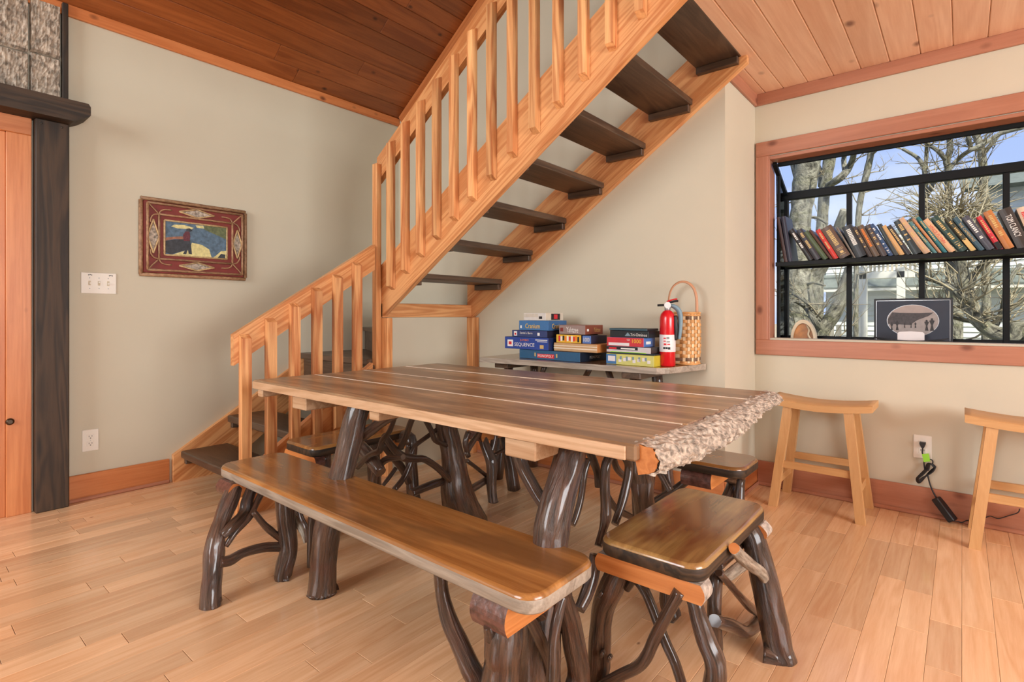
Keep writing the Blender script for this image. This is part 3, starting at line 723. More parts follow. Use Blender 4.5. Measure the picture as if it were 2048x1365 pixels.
stick(es, z6, 4.79, [(1150, 490, 110), (1040, 690, 110), (920, 920, 115), (830, 1120, 120), (740, 1220, 110), (600, 1290, 100), (380, 1400, 90)], ('y', 1.31), name='brace')
stick(es, z6, 4.79, [(700, 360, 80), (800, 470, 100), (880, 640, 95), (940, 800, 90), (1020, 1000, 95), (1100, 1180, 100), (1170, 1400, 100)], ('y', 1.345), name='brace')
stick(es, z6, 4.79, [(640, 480, 60), (700, 380, 80), (720, 340, 70)], E1, name='knot')
stick(es, z7, 3.64, [(25, 760, 110), (60, 880, 125), (120, 1060, 140), (190, 1300, 150)], E1, name='leg', pre=[(-.555, 1.345, .38, .024)], extra=[(-.505, 1.345, 0, .034)], seg=28)
stick(es, z6, 4.79, [(1040, 480, 170), (1070, 700, 170), (1095, 900, 150), (1115, 1080, 130)], ('y', 1.79), name='leg', extra=None, pre=[(-.74, 1.80, .38, .04)], seg=14)
stick(es, z7, 3.64, [(440, 270, 150), (490, 430, 170), (545, 640, 185), (600, 900, 195), (645, 1130, 190), (668, 1365, 190)], ('y', 1.80), name='leg', pre=[(-.565, 1.81, .39, .045)], extra=[(-.475, 1.79, 0, .05)], seg=28)
stick(es, z7, 3.64, [(320, 390, 80), (380, 460, 85), (450, 520, 85), (520, 570, 80), (550, 650, 60)], ('x', -.47), 'grey_bark', cap='cut_x')
stick(es, z7, 3.64, [(210, 570, 50), (330, 700, 55), (450, 830, 65), (550, 950, 55)], ('x', -.53), 'laurel_bark_fine')
stick(es, z7, 3.64, [(180, 920, 90), (300, 950, 95), (420, 990, 95), (580, 1030, 90)], ('x', -.53), name='stretcher')
stick(es, z7, 3.64, [(200, 540, 95), (180, 720, 105), (180, 900, 100), (205, 1120, 70)], ('x', -.56), name='branch')
stick(es, z7, 3.64, [(240, 620, 70), (320, 560, 80), (410, 490, 80)], ('x', -.66), 'grey_bark', cap='cut_x')
stick(es, z7, 3.64, [(200, 520, 70), (290, 440, 70), (380, 350, 60)], ('x', -.55), 'laurel_bark_fine')

# ---- left end stool
ls_ = thing('end_stool', (-2.44, 1.6, 0), 'narrow plank stool with dark edge between the staircase and the far end of the table', 'stool', 'plank seats around the dining table')
seat_slab(ls_, 'seat', ['seat_y', 'darkpost_y'], -2.582, -2.30, 1.31, 1.90, .44, .045, .045, 'y')
cleat(ls_, -2.57, -2.315, 1.32, 1.37, .345, .394, 'x', .02)
cleat(ls_, -2.57, -2.29, 1.83, 1.89, .345, .394, 'x', .035, 'bark_pale')
for (x, y, dx, dy) in ((-2.52, 1.40, -.05, -.06), (-2.36, 1.40, .05, -.05), (-2.52, 1.80, -.05, .05)):
    MB().tube([(x, y, .40), (x + dx * .4, y + dy * .3, .2), (x + dx, y + dy, 0)], [.034, .036, .04], 14, 0, 1, 4, .1).build('leg', ['laurel_bark', 'cut_z'], ls_)
stick(ls_, zt2, 5.46, [(880, 480, 130), (885, 700, 130), (900, 900, 130), (905, 1050, 130)], ('y', 1.84), name='leg', pre=[(-2.34, 1.83, .40, .035)], extra=[(-2.225, 1.86, 0, .04)])
stick(ls_, zt2, 5.46, [(330, 560, 130), (450, 700, 150), (560, 850, 120)], ('y', 1.36), name='brace')
MB().tube([(-2.56, 1.37, .1), (-2.45, 1.36, .2), (-2.33, 1.37, .30)], .018, 10, 0, 1, 4, .1).build('brace', ['laurel_bark', 'cut_z'], ls_)

# ---- back bench
bb_ = thing('long_bench', (-1.5, 2.36, 0), 'dark plank bench with rounded end behind the table near the baseboard', 'bench', 'plank seats around the dining table')
seat_slab(bb_, 'seat', ['seat_x', 'darkpost_x'], -2.28, -.672, 2.235, 2.50, .44, .045, .06, 'x')
cleat(bb_, -2.2, -2.09, 2.24, 2.48, .335, .394, 'y')
cleat(bb_, -.93, -.80, 2.255, 2.48, .33, .394, 'y')
stick(bb_, zr, 4.875, [(310, 140, 90), (350, 270, 95), (400, 400, 110), (408, 520, 100), (405, 650, 100), (420, 800, 100)], ('y', 2.26), name='leg', pre=[(-2.12, 2.27, .40, .034)], extra=[(-2.035, 2.26, 0, .031)])
for pts in ([(180, 120, 60), (150, 230, 60), (180, 360, 50)], [(285, 130, 50), (210, 230, 60), (150, 350, 50)], [(160, 395, 38), (250, 465, 38), (350, 545, 38)], [(190, 690, 75), (270, 640, 75), (360, 585, 70)],
            [(440, 130, 60), (420, 240, 70), (395, 320, 60)], [(430, 345, 40), (500, 305, 40), (580, 265, 38)]):
    stick(bb_, zr, 4.875, pts, ('x', -2.10), 'laurel_bark_fine')
z9 = Z(1200, 870, 5.69)
stick(bb_, z9, 5.69, [(1600, 470, 90), (1600, 560, 90), (1590, 680, 100)], ('x', -.80), name='leg', pre=[(-.80, 2.44, .40, .03)], extra=[(-.79, 2.53, 0, .034)])
stick(bb_, z9, 5.69, [(1480, 500, 120), (1490, 640, 130)], ('x', -.85), name='leg', extra=[(-.85, 2.22, 0, .04)], pre=[(-.86, 2.3, .4, .036)])
stick(bb_, z9, 5.69, [(980, 400, 90), (975, 540, 90)], ('y', 2.42), name='branch', extra=[(-1.2, 2.42, .1, .025)])
stick(bb_, zr2, 5.46, [(1400, 430, 80), (1490, 540, 85), (1590, 720, 80)], ('y', 2.27), name='brace')
for y in (2.44,): MB().tube([(-2.12, y, .40), (-2.1, y + .03, .2), (-2.08, y + .06, 0)], [.034, .036, .04], 12, 0, 1, 4, .1).build('leg', ['laurel_bark', 'cut_z'], bb_)

# ---- saddle stools by the window wall
def saddle_stool(x0, label):
    t = thing('saddle_stool', (x0 + .24, 3.37, 0), label, 'stool', 'saddle stools under the window')
    zt = .60
    def fn(a, b_):
        x = x0 - .015 + a * .50; return x
    m_ = MB(); N = 18; ya, yb = 3.245, 3.505
    rows = []
    for i in range(N + 1):
        q = i / N; x = x0 - .012 + q * .492; zz_ = zt - .024 + .022 * abs(2 * q - 1) ** 1.8 * 1.0
        rows.append([Vector((x, ya, zz_ - .036)), Vector((x, ya, zz_ - .004)), Vector((x, ya + .006, zz_)), Vector((x, yb - .006, zz_)), Vector((x, yb, zz_ - .004)), Vector((x, yb, zz_ - .036))])
    for r in rows: m_.v += r
    for i in range(N):
        for k in range(6): m_.face([i * 6 + k, (i + 1) * 6 + k, (i + 1) * 6 + (k + 1) % 6, i * 6 + (k + 1) % 6], 0, None, k == 2)
    m_.face(list(range(6))); m_.face([N * 6 + k for k in range(6)][::-1])
    m_.build('seat', 'stoolwood_x', t)
    def leg(xb, yb_, xt, yt):
        m2 = MB(); w = .021
        for (cx, cy, z) in ((xb, yb_, 0), (xt, yt, .556)):
            m2.v += [Vector((cx - w, cy - .019, z)), Vector((cx + w, cy - .019, z)), Vector((cx + w, cy + .019, z)), Vector((cx - w, cy + .019, z))]
        m2.face([3, 2, 1, 0]); m2.face([4, 5, 6, 7])
        for i in range(4): m2.face([i, (i + 1) % 4, 4 + (i + 1) % 4, 4 + i])
        m2.build('leg', 'stoolwood_z', t)
    xs_ = (x0 + .022, x0 + .434); tops = (x0 + .085, x0 + .372)
    for yb_, yt in ((3.215, 3.275), (3.52, 3.475)):
        for xb, xt in zip(xs_, tops): leg(xb, yb_, xt, yt)
    for y, z in ((3.242, .235), (3.498, .235)): box('rung', 'stoolwood_x', t, x0 + .055, x0 + .40, y - .011, y + .011, z - .02, z + .018, .002)
    for x in (x0 + .043, x0 + .413): box('rung', 'stoolwood_y', t, x - .011, x + .011, 3.23, 3.51, .125, .165, .002)
saddle_stool(-.827, 'light wood saddle stool standing left of the power outlet')
saddle_stool(.021, 'light wood saddle stool cut off by the right edge of the picture')

# ================================================================== GAME TABLE AND WHAT STANDS ON IT
GZ = .785
gt = thing('side_table', (-1.8, 2.8, 0), 'glossy live-edge side table against the wall under the stairs', 'table')
gp = [(-2.40, 2.53), (-2.1, 2.545), (-1.7, 2.56), (-1.35, 2.585), (-1.205, 2.595), (-1.165, 2.66), (-1.13, 2.85), (-1.10, 3.0), (-2.42, 3.0)]
MB().prism(gp, 'z', GZ - .032, GZ, 1, 0).build('top', ['seat_x', 'grey_edge_sheen'], gt)
for x0_, x1_ in ((-2.33, -2.22), (-1.41, -1.30)): box('cleat', 'tread_y', gt, x0_, x1_, 2.60, 2.99, GZ - .068, GZ - .033, .003)
for x, dx in ((-2.26, -.05), (-1.36, .06)):
    for y, dy in ((2.66, -.03), (2.93, .02)):
        MB().tube([(x, y, GZ - .06), (x + dx * .3, y + dy, .4), (x + dx, y + dy * 2, 0)], [.03, .034, .04], 12, 0, 1, 4, .1).build('leg', ['laurel_bark', 'cut_z'], gt)
for P in ([(-2.25, 2.68, .40), (-2.1, 2.72, .58), (-2.03, 2.75, .742)], [(-1.36, 2.68, .42), (-1.5, 2.72, .6), (-1.58, 2.75, .742)], [(-1.8, 2.8, .5), (-1.78, 2.78, .62), (-1.70, 2.75, .742)], [(-2.27, 2.7, .25), (-1.8, 2.78, .3), (-1.36, 2.7, .25)]):
    MB().tube(P, .018, 10, 0, 1, 4, .1).build('brace', ['laurel_bark_fine', 'cut_z'], gt)

zg = Z(950, 560, 4.096)
def hexmat(rgb, nm):
    if nm not in MATS: plain(nm, rgb, .4, var=.05, scale=30)
    return nm
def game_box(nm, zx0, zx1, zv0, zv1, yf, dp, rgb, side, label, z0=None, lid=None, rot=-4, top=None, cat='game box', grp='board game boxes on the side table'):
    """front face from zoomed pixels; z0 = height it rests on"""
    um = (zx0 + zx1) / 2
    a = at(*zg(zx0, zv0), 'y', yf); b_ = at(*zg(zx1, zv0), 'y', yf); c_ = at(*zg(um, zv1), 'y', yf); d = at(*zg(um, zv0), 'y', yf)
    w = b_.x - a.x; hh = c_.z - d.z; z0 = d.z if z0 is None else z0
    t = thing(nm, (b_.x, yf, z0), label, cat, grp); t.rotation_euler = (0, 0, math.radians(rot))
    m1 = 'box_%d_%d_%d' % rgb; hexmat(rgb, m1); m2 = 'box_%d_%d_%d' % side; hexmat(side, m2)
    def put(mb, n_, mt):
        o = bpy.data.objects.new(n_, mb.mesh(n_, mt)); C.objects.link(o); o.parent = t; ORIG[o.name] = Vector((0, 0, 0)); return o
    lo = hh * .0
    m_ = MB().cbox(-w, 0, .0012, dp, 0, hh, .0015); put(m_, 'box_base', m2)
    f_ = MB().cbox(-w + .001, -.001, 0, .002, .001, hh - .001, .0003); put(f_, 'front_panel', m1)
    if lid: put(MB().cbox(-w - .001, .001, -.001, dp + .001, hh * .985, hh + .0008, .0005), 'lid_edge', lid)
    t['_w'] = w; t['_h'] = hh; t['_d'] = dp
    return t, w, hh, z0 + hh + .001
def face_text(t, body, mat, fx, fz, wfrac, hfrac, face='front', name='lettering'):
    w, hh, dp = t['_w'], t['_h'], t['_d']
    ORIG[t.name + '#'] = Vector((0, 0, 0))
    class P: pass
    o = letters(body, mat, t, Vector(ORIG[t.name]), .02, FRONT if face == 'front' else SIDE, width=(w if face == 'front' else dp) * wfrac, height=hh * hfrac, name=name)
    o.location = (-w + w * fx, -.0016, hh * fz) if face == 'front' else (.0012, dp * fx, hh * fz)
    return o
def patch(t, mat, x0, x1, z0, z1, face='front', name='printed_patch', off=.0012):
    w, hh, dp = t['_w'], t['_h'], t['_d']
    m_ = MB()
    if face == 'front': m_.cbox(-w + w * x0, -w + w * x1, -off, 0.0003, hh * z0, hh * z1, 0)
    else: m_.cbox(-.0003, off, dp * x0, dp * x1, hh * z0, hh * z1, 0)
    o = bpy.data.objects.new(name, m_.mesh(name, mat)); C.objects.link(o); o.parent = t; ORIG[o.name] = Vector((0, 0, 0)); return o
YF = 2.62
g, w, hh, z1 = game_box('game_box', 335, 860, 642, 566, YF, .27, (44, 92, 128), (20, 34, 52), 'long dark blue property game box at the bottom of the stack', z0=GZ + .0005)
patch(g, 'red_ink', .32, .60, .18, .62); face_text(g, 'MONOPOLY', 'white_ink', .46, .4, .26, .30); face_text(g, 'MONOPOLY', 'white_ink', .55, .42, .4, .3, 'side')
patch(g, 'gold_ink', .27, .29, .3, .7); patch(g, 'gold_ink', .63, .65, .3, .7)
zA = z1
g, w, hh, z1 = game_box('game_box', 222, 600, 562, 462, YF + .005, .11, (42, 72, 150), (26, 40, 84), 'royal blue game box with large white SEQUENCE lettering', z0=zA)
face_text(g, 'SEQUENCE', 'white_ink', .47, .36, .46, .34); face_text(g, 'JUMBO', 'orange_ink', .47, .74, .2, .2); patch(g, 'white_ink', .07, .20, .2, .75); patch(g, 'red_ink', .10, .17, .35, .6, off=.0016)
patch(g, 'gold_ink', .82, .90, .12, .4); patch(g, 'white_ink', .72, .98, .78, .84); patch(g, 'white_ink', .76, .98, .66, .7)
zB = z1
g, w, hh, z1 = game_box('game_box', 286, 590, 461, 406, YF + .01, .13, (50, 68, 116), (34, 34, 54), 'dark blue game box reading Santa\'s Barn above the royal blue box', z0=zB)
face_text(g, "Santa's Barn", 'white_ink', .42, .62, .36, .34); patch(g, 'white_ink', .06, .15, .15, .85); patch(g, 'red_ink', .08, .13, .3, .6, off=.0016); patch(g, 'white_ink', .74, .80, .25, .7)
g, w, hh, z1 = game_box('game_box', 346, 600, 404, 324, YF + .015, .18, (64, 116, 168), (58, 100, 148), 'mid blue game box with yellow bubble lettering', z0=z1)
face_text(g, 'Cranium', 'yellow_ink', .48, .45, .5, .5); face_text(g, 'Cranium', 'yellow_ink', .5, .45, .6, .5, 'side'); patch(g, 'white_ink', .05, .10, .2, .5)
g, w, hh, z1 = game_box('game_box', 388, 580, 320, 258, YF + .02, .17, (214, 210, 204), (206, 196, 178), 'small white dotted box on top of the left stack', z0=z1)
for i in range(14): patch(g, 'box_206_196_178', .04 + .045 * i, .065 + .045 * i, .45, .9)
patch(g, 'black_ink', .70, .84, .2, .55); patch(g, 'black_ink', .30, .80, .1, .9, 'side'); patch(g, 'red_ink', .45, .65, .2, .8, 'side', off=.0018)
# middle pile, resting on the long box
g, w, hh, z1 = game_box('wooden_game_case', 628, 1000, 574, 506, YF + .02, .19, (196, 160, 118), (196, 128, 70), 'flat pale wooden game case on the long blue box', z0=zA, cat='game case')
patch(g, 'gap_white', .0, 1.0, .3, .42); patch(g, 'gap_white', .0, 1.0, .62, .7)
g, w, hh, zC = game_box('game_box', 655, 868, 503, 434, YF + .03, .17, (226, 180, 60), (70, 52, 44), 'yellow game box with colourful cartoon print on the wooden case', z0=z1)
for i, mt in enumerate(('red_ink', 'white_ink', 'black_ink', 'orange_ink', 'white_ink', 'red_ink', 'white_ink', 'red_ink', 'orange_ink', 'black_ink')): patch(g, mt, .1 + .085 * i, .165 + .085 * i, .15 + .07 * (i % 3), .85 - .08 * (i % 2))
g, w, hh, _ = game_box('game_box', 876, 950, 503, 436, YF + .03, .16, (86, 122, 186), (40, 40, 66), 'small upright blue card box beside the yellow box', z0=z1)
face_text(g, '1000', 'white_ink', .5, .5, .7, .5)
g, w, hh, z1 = game_box('game_box', 678, 902, 418, 342, YF + .03, .18, (150, 130, 124), (128, 66, 48), 'brown game box reading Yahtzee above the yellow box', z0=zC + .001)
face_text(g, 'Yahtzee', 'white_ink', .52, .5, .46, .6); face_text(g, 'Yahtzee', 'gold_ink', .66, .5, .36, .5, 'side'); patch(g, 'frame_red', .05, .16, .3, .7); patch(g, 'white_ink', .1, .2, .35, .6, 'side')
# right pile
g, w, hh, z1 = game_box('puzzle_box', 1060, 1465, 682, 594, YF + .01, .12, (206, 204, 120), (196, 186, 60), 'yellow and pale blue puzzle box at the bottom of the right stack', z0=GZ + .0005, cat='puzzle box')
patch(g, 'box_64_116_168', .0, .22, .04, .96); patch(g, 'label_white', .04, .20, .3, .8, off=.0016)
for i in range(7): patch(g, 'label_white', .27 + .1 * i, .33 + .1 * i, .25 + .1 * (i % 3), .55 + .1 * (i % 3))
for i in range(5): patch(g, 'bracket_grey', .30 + .13 * i, .34 + .13 * i, .5 - .1 * (i % 2), .8)
g, w, hh, z1 = game_box('puzzle_box', 1092, 1470, 592, 582, YF + .015, .12, (46, 66, 76), (34, 44, 50), 'thin dark green box just above the yellow puzzle box', z0=z1, cat='puzzle box')
g, w, hh, z1 = game_box('puzzle_box', 1062, 1440, 582, 532, YF + .02, .12, (206, 200, 202), (60, 52, 50), 'white and black puzzle box in the middle of the right stack', z0=z1, cat='puzzle box')
patch(g, 'black_ink', .0, .72, .45, .95); patch(g, 'red_ink', .06, .24, .5, .8, off=.0016); patch(g, 'white_ink', .34, .66, .55, .78, off=.0016); patch(g, 'tag_green', .1, .9, .02, .12)
g, w, hh, z1 = game_box('puzzle_box', 1068, 1382, 526, 452, YF + .015, .12, (200, 52, 62), (86, 122, 186), 'red puzzle box with orange number 1000 on the right stack', z0=z1, cat='puzzle box')
face_text(g, '1000', 'yellow_ink', .82, .62, .24, .44); patch(g, 'label_white', .05, .62, .08, .4); face_text(g, 'USA', 'white_ink', .60, .76, .08, .2); patch(g, 'white_ink', .2, .6, .3, .6, 'side')
g, w, hh, z1 = game_box('game_box', 1092, 1420, 452, 398, YF + .02, .12, (24, 34, 40), (20, 26, 32), 'black game box reading Tri-Ominos near the top of the right stack', z0=z1)
face_text(g, 'Tri-Ominos', 'white_ink', .76, .42, .42, .44)
tri = MB(); w_, h_ = g['_w'], g['_h']; tri.prism([(-w_ * .60, h_ * .2), (-w_ * .44, h_ * .2), (-w_ * .52, h_ * .75)], 'y', -.0016, 0)
o = bpy.data.objects.new('printed_triangle', tri.mesh('printed_triangle', 'bracket_grey')); C.objects.link(o); o.parent = g
g, w, hh, z1 = game_box('game_box', 1087, 1410, 396, 378, YF + .015, .12, (52, 84, 96), (28, 38, 44), 'flat dark teal box lying on top of the black triangle game', z0=z1)
for o in list(C.objects):
    for k in ('_w', '_h', '_d'):
        if k in o.keys(): del o[k]

# fire extinguisher
fx, fy = -1.207, 2.732
fe = thing('fire_extinguisher', (fx, fy, GZ), 'red fire extinguisher with white label on the side table', 'fire extinguisher')
c0 = (fx, fy, GZ + .0005); R_ = .041
MB().lathe([(R_ - .006, 0), (R_, .006), (R_, .245), (R_ * .97, .262), (R_ * .85, .278), (R_ * .6, .292), (R_ * .35, .298), (.012, .30)], c0, 28).build('cylinder', 'red_enamel', fe)
MB().lathe([(R_ + .0004, .078), (R_ + .0008, .079), (R_ + .0008, .168), (R_ + .0004, .169)], c0, 28).build('label_band', 'label_white', fe)
dv = Vector((-fx, -fy, 0)).normalized(); tg = Vector((-dv.y, dv.x, 0))
for i, (a, z, ww_, h2, mt) in enumerate([(-.35, .150, .012, .006, 'red_ink'), (-.35, .135, .012, .006, 'red_ink'), (.05, .152, .014, .010, 'steel'), (.1, .132, .016, .006, 'steel'), (-.3, .118, .014, .010, 'red_ink'), (.15, .118, .014, .006, 'red_ink'), (-.4, .098, .012, .010, 'black_ink'), (-.1, .098, .010, .010, 'black_ink'), (.2, .097, .012, .012, 'black_ink')]):
    d_ = (dv * math.cos(a) + tg * math.sin(a)); p = Vector(c0) + d_ * (R_ + .001) + Vector((0, 0, z))
    MB().cbox(-ww_ / 2, ww_ / 2, -.0006, .0003, -h2 / 2, h2 / 2, 0).build('label_print', mt, fe, loc=p, rot=(0, 0, math.atan2(d_.y, d_.x) + math.pi / 2))
MB().lathe([(.014, .298), (.016, .304), (.016, .318), (.010, .322)], c0, 16).build('valve', 'steel', fe)
gp_ = Vector(c0) + dv * .024 + Vector((0, 0, .325))
MB().lathe([(.016, -.010), (.018, -.006), (.018, .006), (.015, .008)], (0, 0, 0), 20).build('gauge', 'label_white', fe, loc=gp_, rot=(math.pi / 2, 0, math.atan2(dv.y, dv.x) + math.pi / 2))
MB().tube([Vector(c0) + Vector((0, 0, .325)) - tg * .052 + dv * .01, Vector(c0) + Vector((0, 0, .327)) + tg * .01 + dv * .01], .006, 10, sub=1).build('nozzle', 'black_plastic', fe)
P0 = Vector(c0)
MB().tube([P0 + Vector((0, 0, .335)) - tg * .008, P0 + tg * .03 + Vector((0, 0, .345)), P0 + tg * .055 + Vector((0, 0, .348))], .006, 8).build('lever', 'black_plastic', fe)
MB().tube([P0 + Vector((0, 0, .345)) - tg * .004, P0 + tg * .03 + Vector((0, 0, .356)), P0 + tg * .05 + Vector((0, 0, .358))], .004, 8).build('lever', 'red_enamel', fe)
MB().tube([P0 + tg * .012 + Vector((0, 0, .325)), P0 + tg * .04 + Vector((0, 0, .315)), P0 + tg * .062 + Vector((0, 0, .285)), P0 + tg * .065 + Vector((0, 0, .22)), P0 + tg * .058 + Vector((0, 0, .145))], [.014, .020, .022, .020, .018], 12, flat=.6).build('bracket', 'bracket_grey', fe)
MB().tube([P0 + tg * .040 + dv * .018 + Vector((0, 0, .27)), P0 + tg * .043 + dv * .02 + Vector((0, 0, .21)), P0 + tg * .043 + dv * .018 + Vector((0, 0, .14))], [.008, .011, .007], 10).build('strap_clip', 'black_plastic', fe)

# woven basket with tall handle
bx, by, brx, bry, bh = -1.200, 2.915, .088, .072, .285
bk = thing('woven_basket', (bx, by, GZ), 'tall woven splint basket with bent handle behind the fire extinguisher', 'basket')
N = 20; rows_ = 15
def bpt(a, z, off=0.0):
    k = 1 + .05 * math.sin(math.pi * min(1, z / bh)); e_ = .72
    ca, sa = math.cos(a), math.sin(a)
    return Vector((bx + (brx * k + off) * math.copysign(abs(ca) ** e_, ca), by + (bry * k + off) * math.copysign(abs(sa) ** e_, sa), GZ + z))
for r in range(rows_):
    m_ = MB(); zc = .012 + (bh - .02) * r / (rows_ - 1); hw = (bh - .02) / (rows_ - 1) * .46; M = N * 4
    for i in range(M):
        a = 2 * math.pi * i / M; off = .0035 * math.cos(N / 2 * a * 1.0 + (math.pi if r % 2 else 0))
        for (dz, do) in ((-hw, 0), (-hw * .6, .0012), (hw * .6, .0012), (hw, 0)): m_.v.append(bpt(a, zc + dz, off + do))
    for i in range(M):
        for k in range(3): m_.face([i * 4 + k, ((i + 1) % M) * 4 + k, ((i + 1) % M) * 4 + k + 1, i * 4 + k + 1], 0, None, True)
    m_.build('weaver', 'splint_dark' if r in (1, rows_ - 2) else 'ash_splint', bk)
for i in range(N):
    a = 2 * math.pi * (i + .0) / N; m_ = MB()
    for j in range(13):
        z = .002 + (bh - .004) * j / 12
        for da in (-.085, .085): m_.v.append(bpt(a + da, z, .0012))
    for j in range(12): m_.face([j * 2, j * 2 + 1, j * 2 + 3, j * 2 + 2], 0, None, True)
    m_.build('stake', 'ash_splint_pale', bk)
MB().prism([(bpt(2 * math.pi * i / 24, 0, -.002).x, bpt(2 * math.pi * i / 24, 0, -.002).y) for i in range(24)], 'z', GZ + .001, GZ + .006).build('bottom', 'ash_splint', bk)
for z, rr in ((bh, .006), (bh - .014, .0035), (.006, .005)):
    P = [bpt(2 * math.pi * i / 36, z, .002) for i in range(37)]
    MB().tube(P, rr, 8, sub=1).build('rim', 'ash_splint', bk)
lin_ = MB()
for z in (.004, bh * .33, bh * .66, bh - .004): lin_.v += [bpt(2 * math.pi * i / 40, z, -.004) for i in range(40)]
for j in range(3):
    for i in range(40): lin_.face([j * 40 + i, j * 40 + (i + 1) % 40, (j + 1) * 40 + (i + 1) % 40, (j + 1) * 40 + i], 0, None, True)
lin_.build('liner', 'ash_splint', bk)
hp = []
for i in range(17):
    t = i / 16; a = math.pi * t
    hp.append(Vector((bx + .082 * -math.cos(a) * (1 if True else 0), by, GZ + bh - .02 + (.175 * math.sin(a) ** .55 if 0 < t < 1 else 0) + .02)))
hp = [Vector((bx - .082, by, GZ + bh - .12))] + hp + [Vector((bx + .082, by, GZ + bh - .12))]
MB().tube(hp, .0075, 8, flat=.45, sub=3).build('handle', 'ash_handle', bk)

# ================================================================== BOOKS ON THE WINDOW SHELF
zk1 = Z(1530, 380, 7.877); zk2 = Z(1788, 380, 7.877); YB = YW + .058
books = [  # zoom, bottom-left x, bottom-right x, top-left (x, y), cover, ink, text, description
    (1, 305, 358, (178, 440), (54, 32, 30), 'gold_ink', None, 'thin maroon hardback leaning against the left window post'),
    (1, 362, 440, (248, 430), (38, 40, 58), 'white_ink', None, 'navy hardback second from the left window post'),
    (1, 690, 790, (372, 650), (30, 28, 30), 'white_ink', 'a', 'black hardback with white title leaning after the gap'),
    (1, 795, 915, (490, 655), (48, 48, 56), 'gold_ink', 'a', 'charcoal hardback left of the green spine'),
    (1, 922, 1022, (605, 680), (70, 86, 58), 'gold_ink', None, 'moss green hardback left of the bright red spine'),
    (1, 1030, 1082, (690, 650), (84, 54, 46), 'orange_ink', None, 'thin brown book squeezed between green and red books'),
    (1, 1088, 1180, (795, 650), (196, 52, 44), 'gold_ink', 'a', 'bright red paperback on the left half of the shelf'),
    (1, 1188, 1400, (880, 630), (88, 66, 52), 'gold_ink', 'b', 'thick brown hardback right of the bright red paperback'),
    (1, 1405, 1440, (1120, 600), (120, 112, 104), 'white_ink', None, 'thin grey book beside the thick brown hardback'),
    (1, 1444, 1630, (1205, 600), (34, 40, 46), 'white_ink', 'a', 'wide blue-black hardback below the first window bar'),
    (1, 1636, 1712, (1370, 600), (62, 52, 48), 'gold_ink', 'a', 'dark brown book with tan title left of the middle'),
    (1, 1718, 1832, (1450, 585), (92, 76, 62), 'orange_ink', 'a', 'faded brown hardback with orange title'),
    (1, 1838, 1950, (1570, 575), (70, 62, 62), 'gold_ink', 'a', 'grey-brown hardback with pale title'),
    (1, 1956, 2040, (1640, 560), (40, 72, 112), 'white_ink', 'b', 'blue and white paperback near the shelf centre'),
    (2, 0, 88, (-270, 560), (46, 56, 58), 'gold_ink', None, 'dark slate book right of the blue paperback'),
    (2, 94, 190, (-200, 590), (198, 158, 104), 'black_ink', None, 'short tan paperback near the shelf centre'),
    (2, 196, 300, (-110, 610), (44, 44, 50), 'gold_ink', 'a', 'short black paperback right of the tan one'),
    (2, 306, 462, (-10, 510), (36, 48, 52), 'gold_ink', 'a', 'dark teal hardback left of the wide tan spine'),
    (2, 478, 612, (55, 480), (196, 160, 128), 'gold_ink', 'b', 'tan hardback with gold emblem at its foot'),
    (2, 632, 702, (228, 528), (78, 128, 130), 'gold_ink', 'a', 'pale teal slim book'),
    (2, 712, 772, (276, 468), (178, 134, 102), 'orange_ink', 'a', 'slim brown paperback between two teal books'),
    (2, 784, 862, (345, 450), (36, 110, 118), 'gold_ink', 'a', 'bright teal slim book left of the second window bar'),
    (2, 880, 1006, (450, 495), (210, 168, 128), 'red_ink', 'VINCE FLYNN', 'peach paperback with red and black title'),
    (2, 1050, 1210, (575, 460), (34, 66, 60), 'gold_ink', 'b', 'dark green hardback with square gold emblem'),
    (2, 1222, 1332, (790, 465), (60, 62, 44), 'gold_ink', 'a', 'olive paperback with yellow foot'),
    (2, 1350, 1462, (915, 462), (48, 82, 96), 'gold_ink', 'THE CAMERONS', 'blue-green hardback with gold title'),
    (2, 1474, 1622, (1065, 450), (66, 70, 82), 'white_ink', 'a', 'slate grey hardback left of the scarlet spine'),
    (2, 1640, 1745, (1290, 440), (190, 36, 50), 'gold_ink', 'a', 'scarlet paperback with black foot'),
    (2, 1760, 1930, (1400, 365), (178, 112, 52), 'gold_ink', 'a', 'thick caramel brown hardback'),
    (2, 1950, 2190, (1640, 330), (50, 42, 36), 'white_ink', 'TOM CLANCY', 'thick black hardback with large white lettering'),
    (2, 2200, 2360, (1925, 300), (206, 184, 160), 'red_ink', 'a', 'cream hardback with red letters at the right picture edge'),
]
lastx = -9
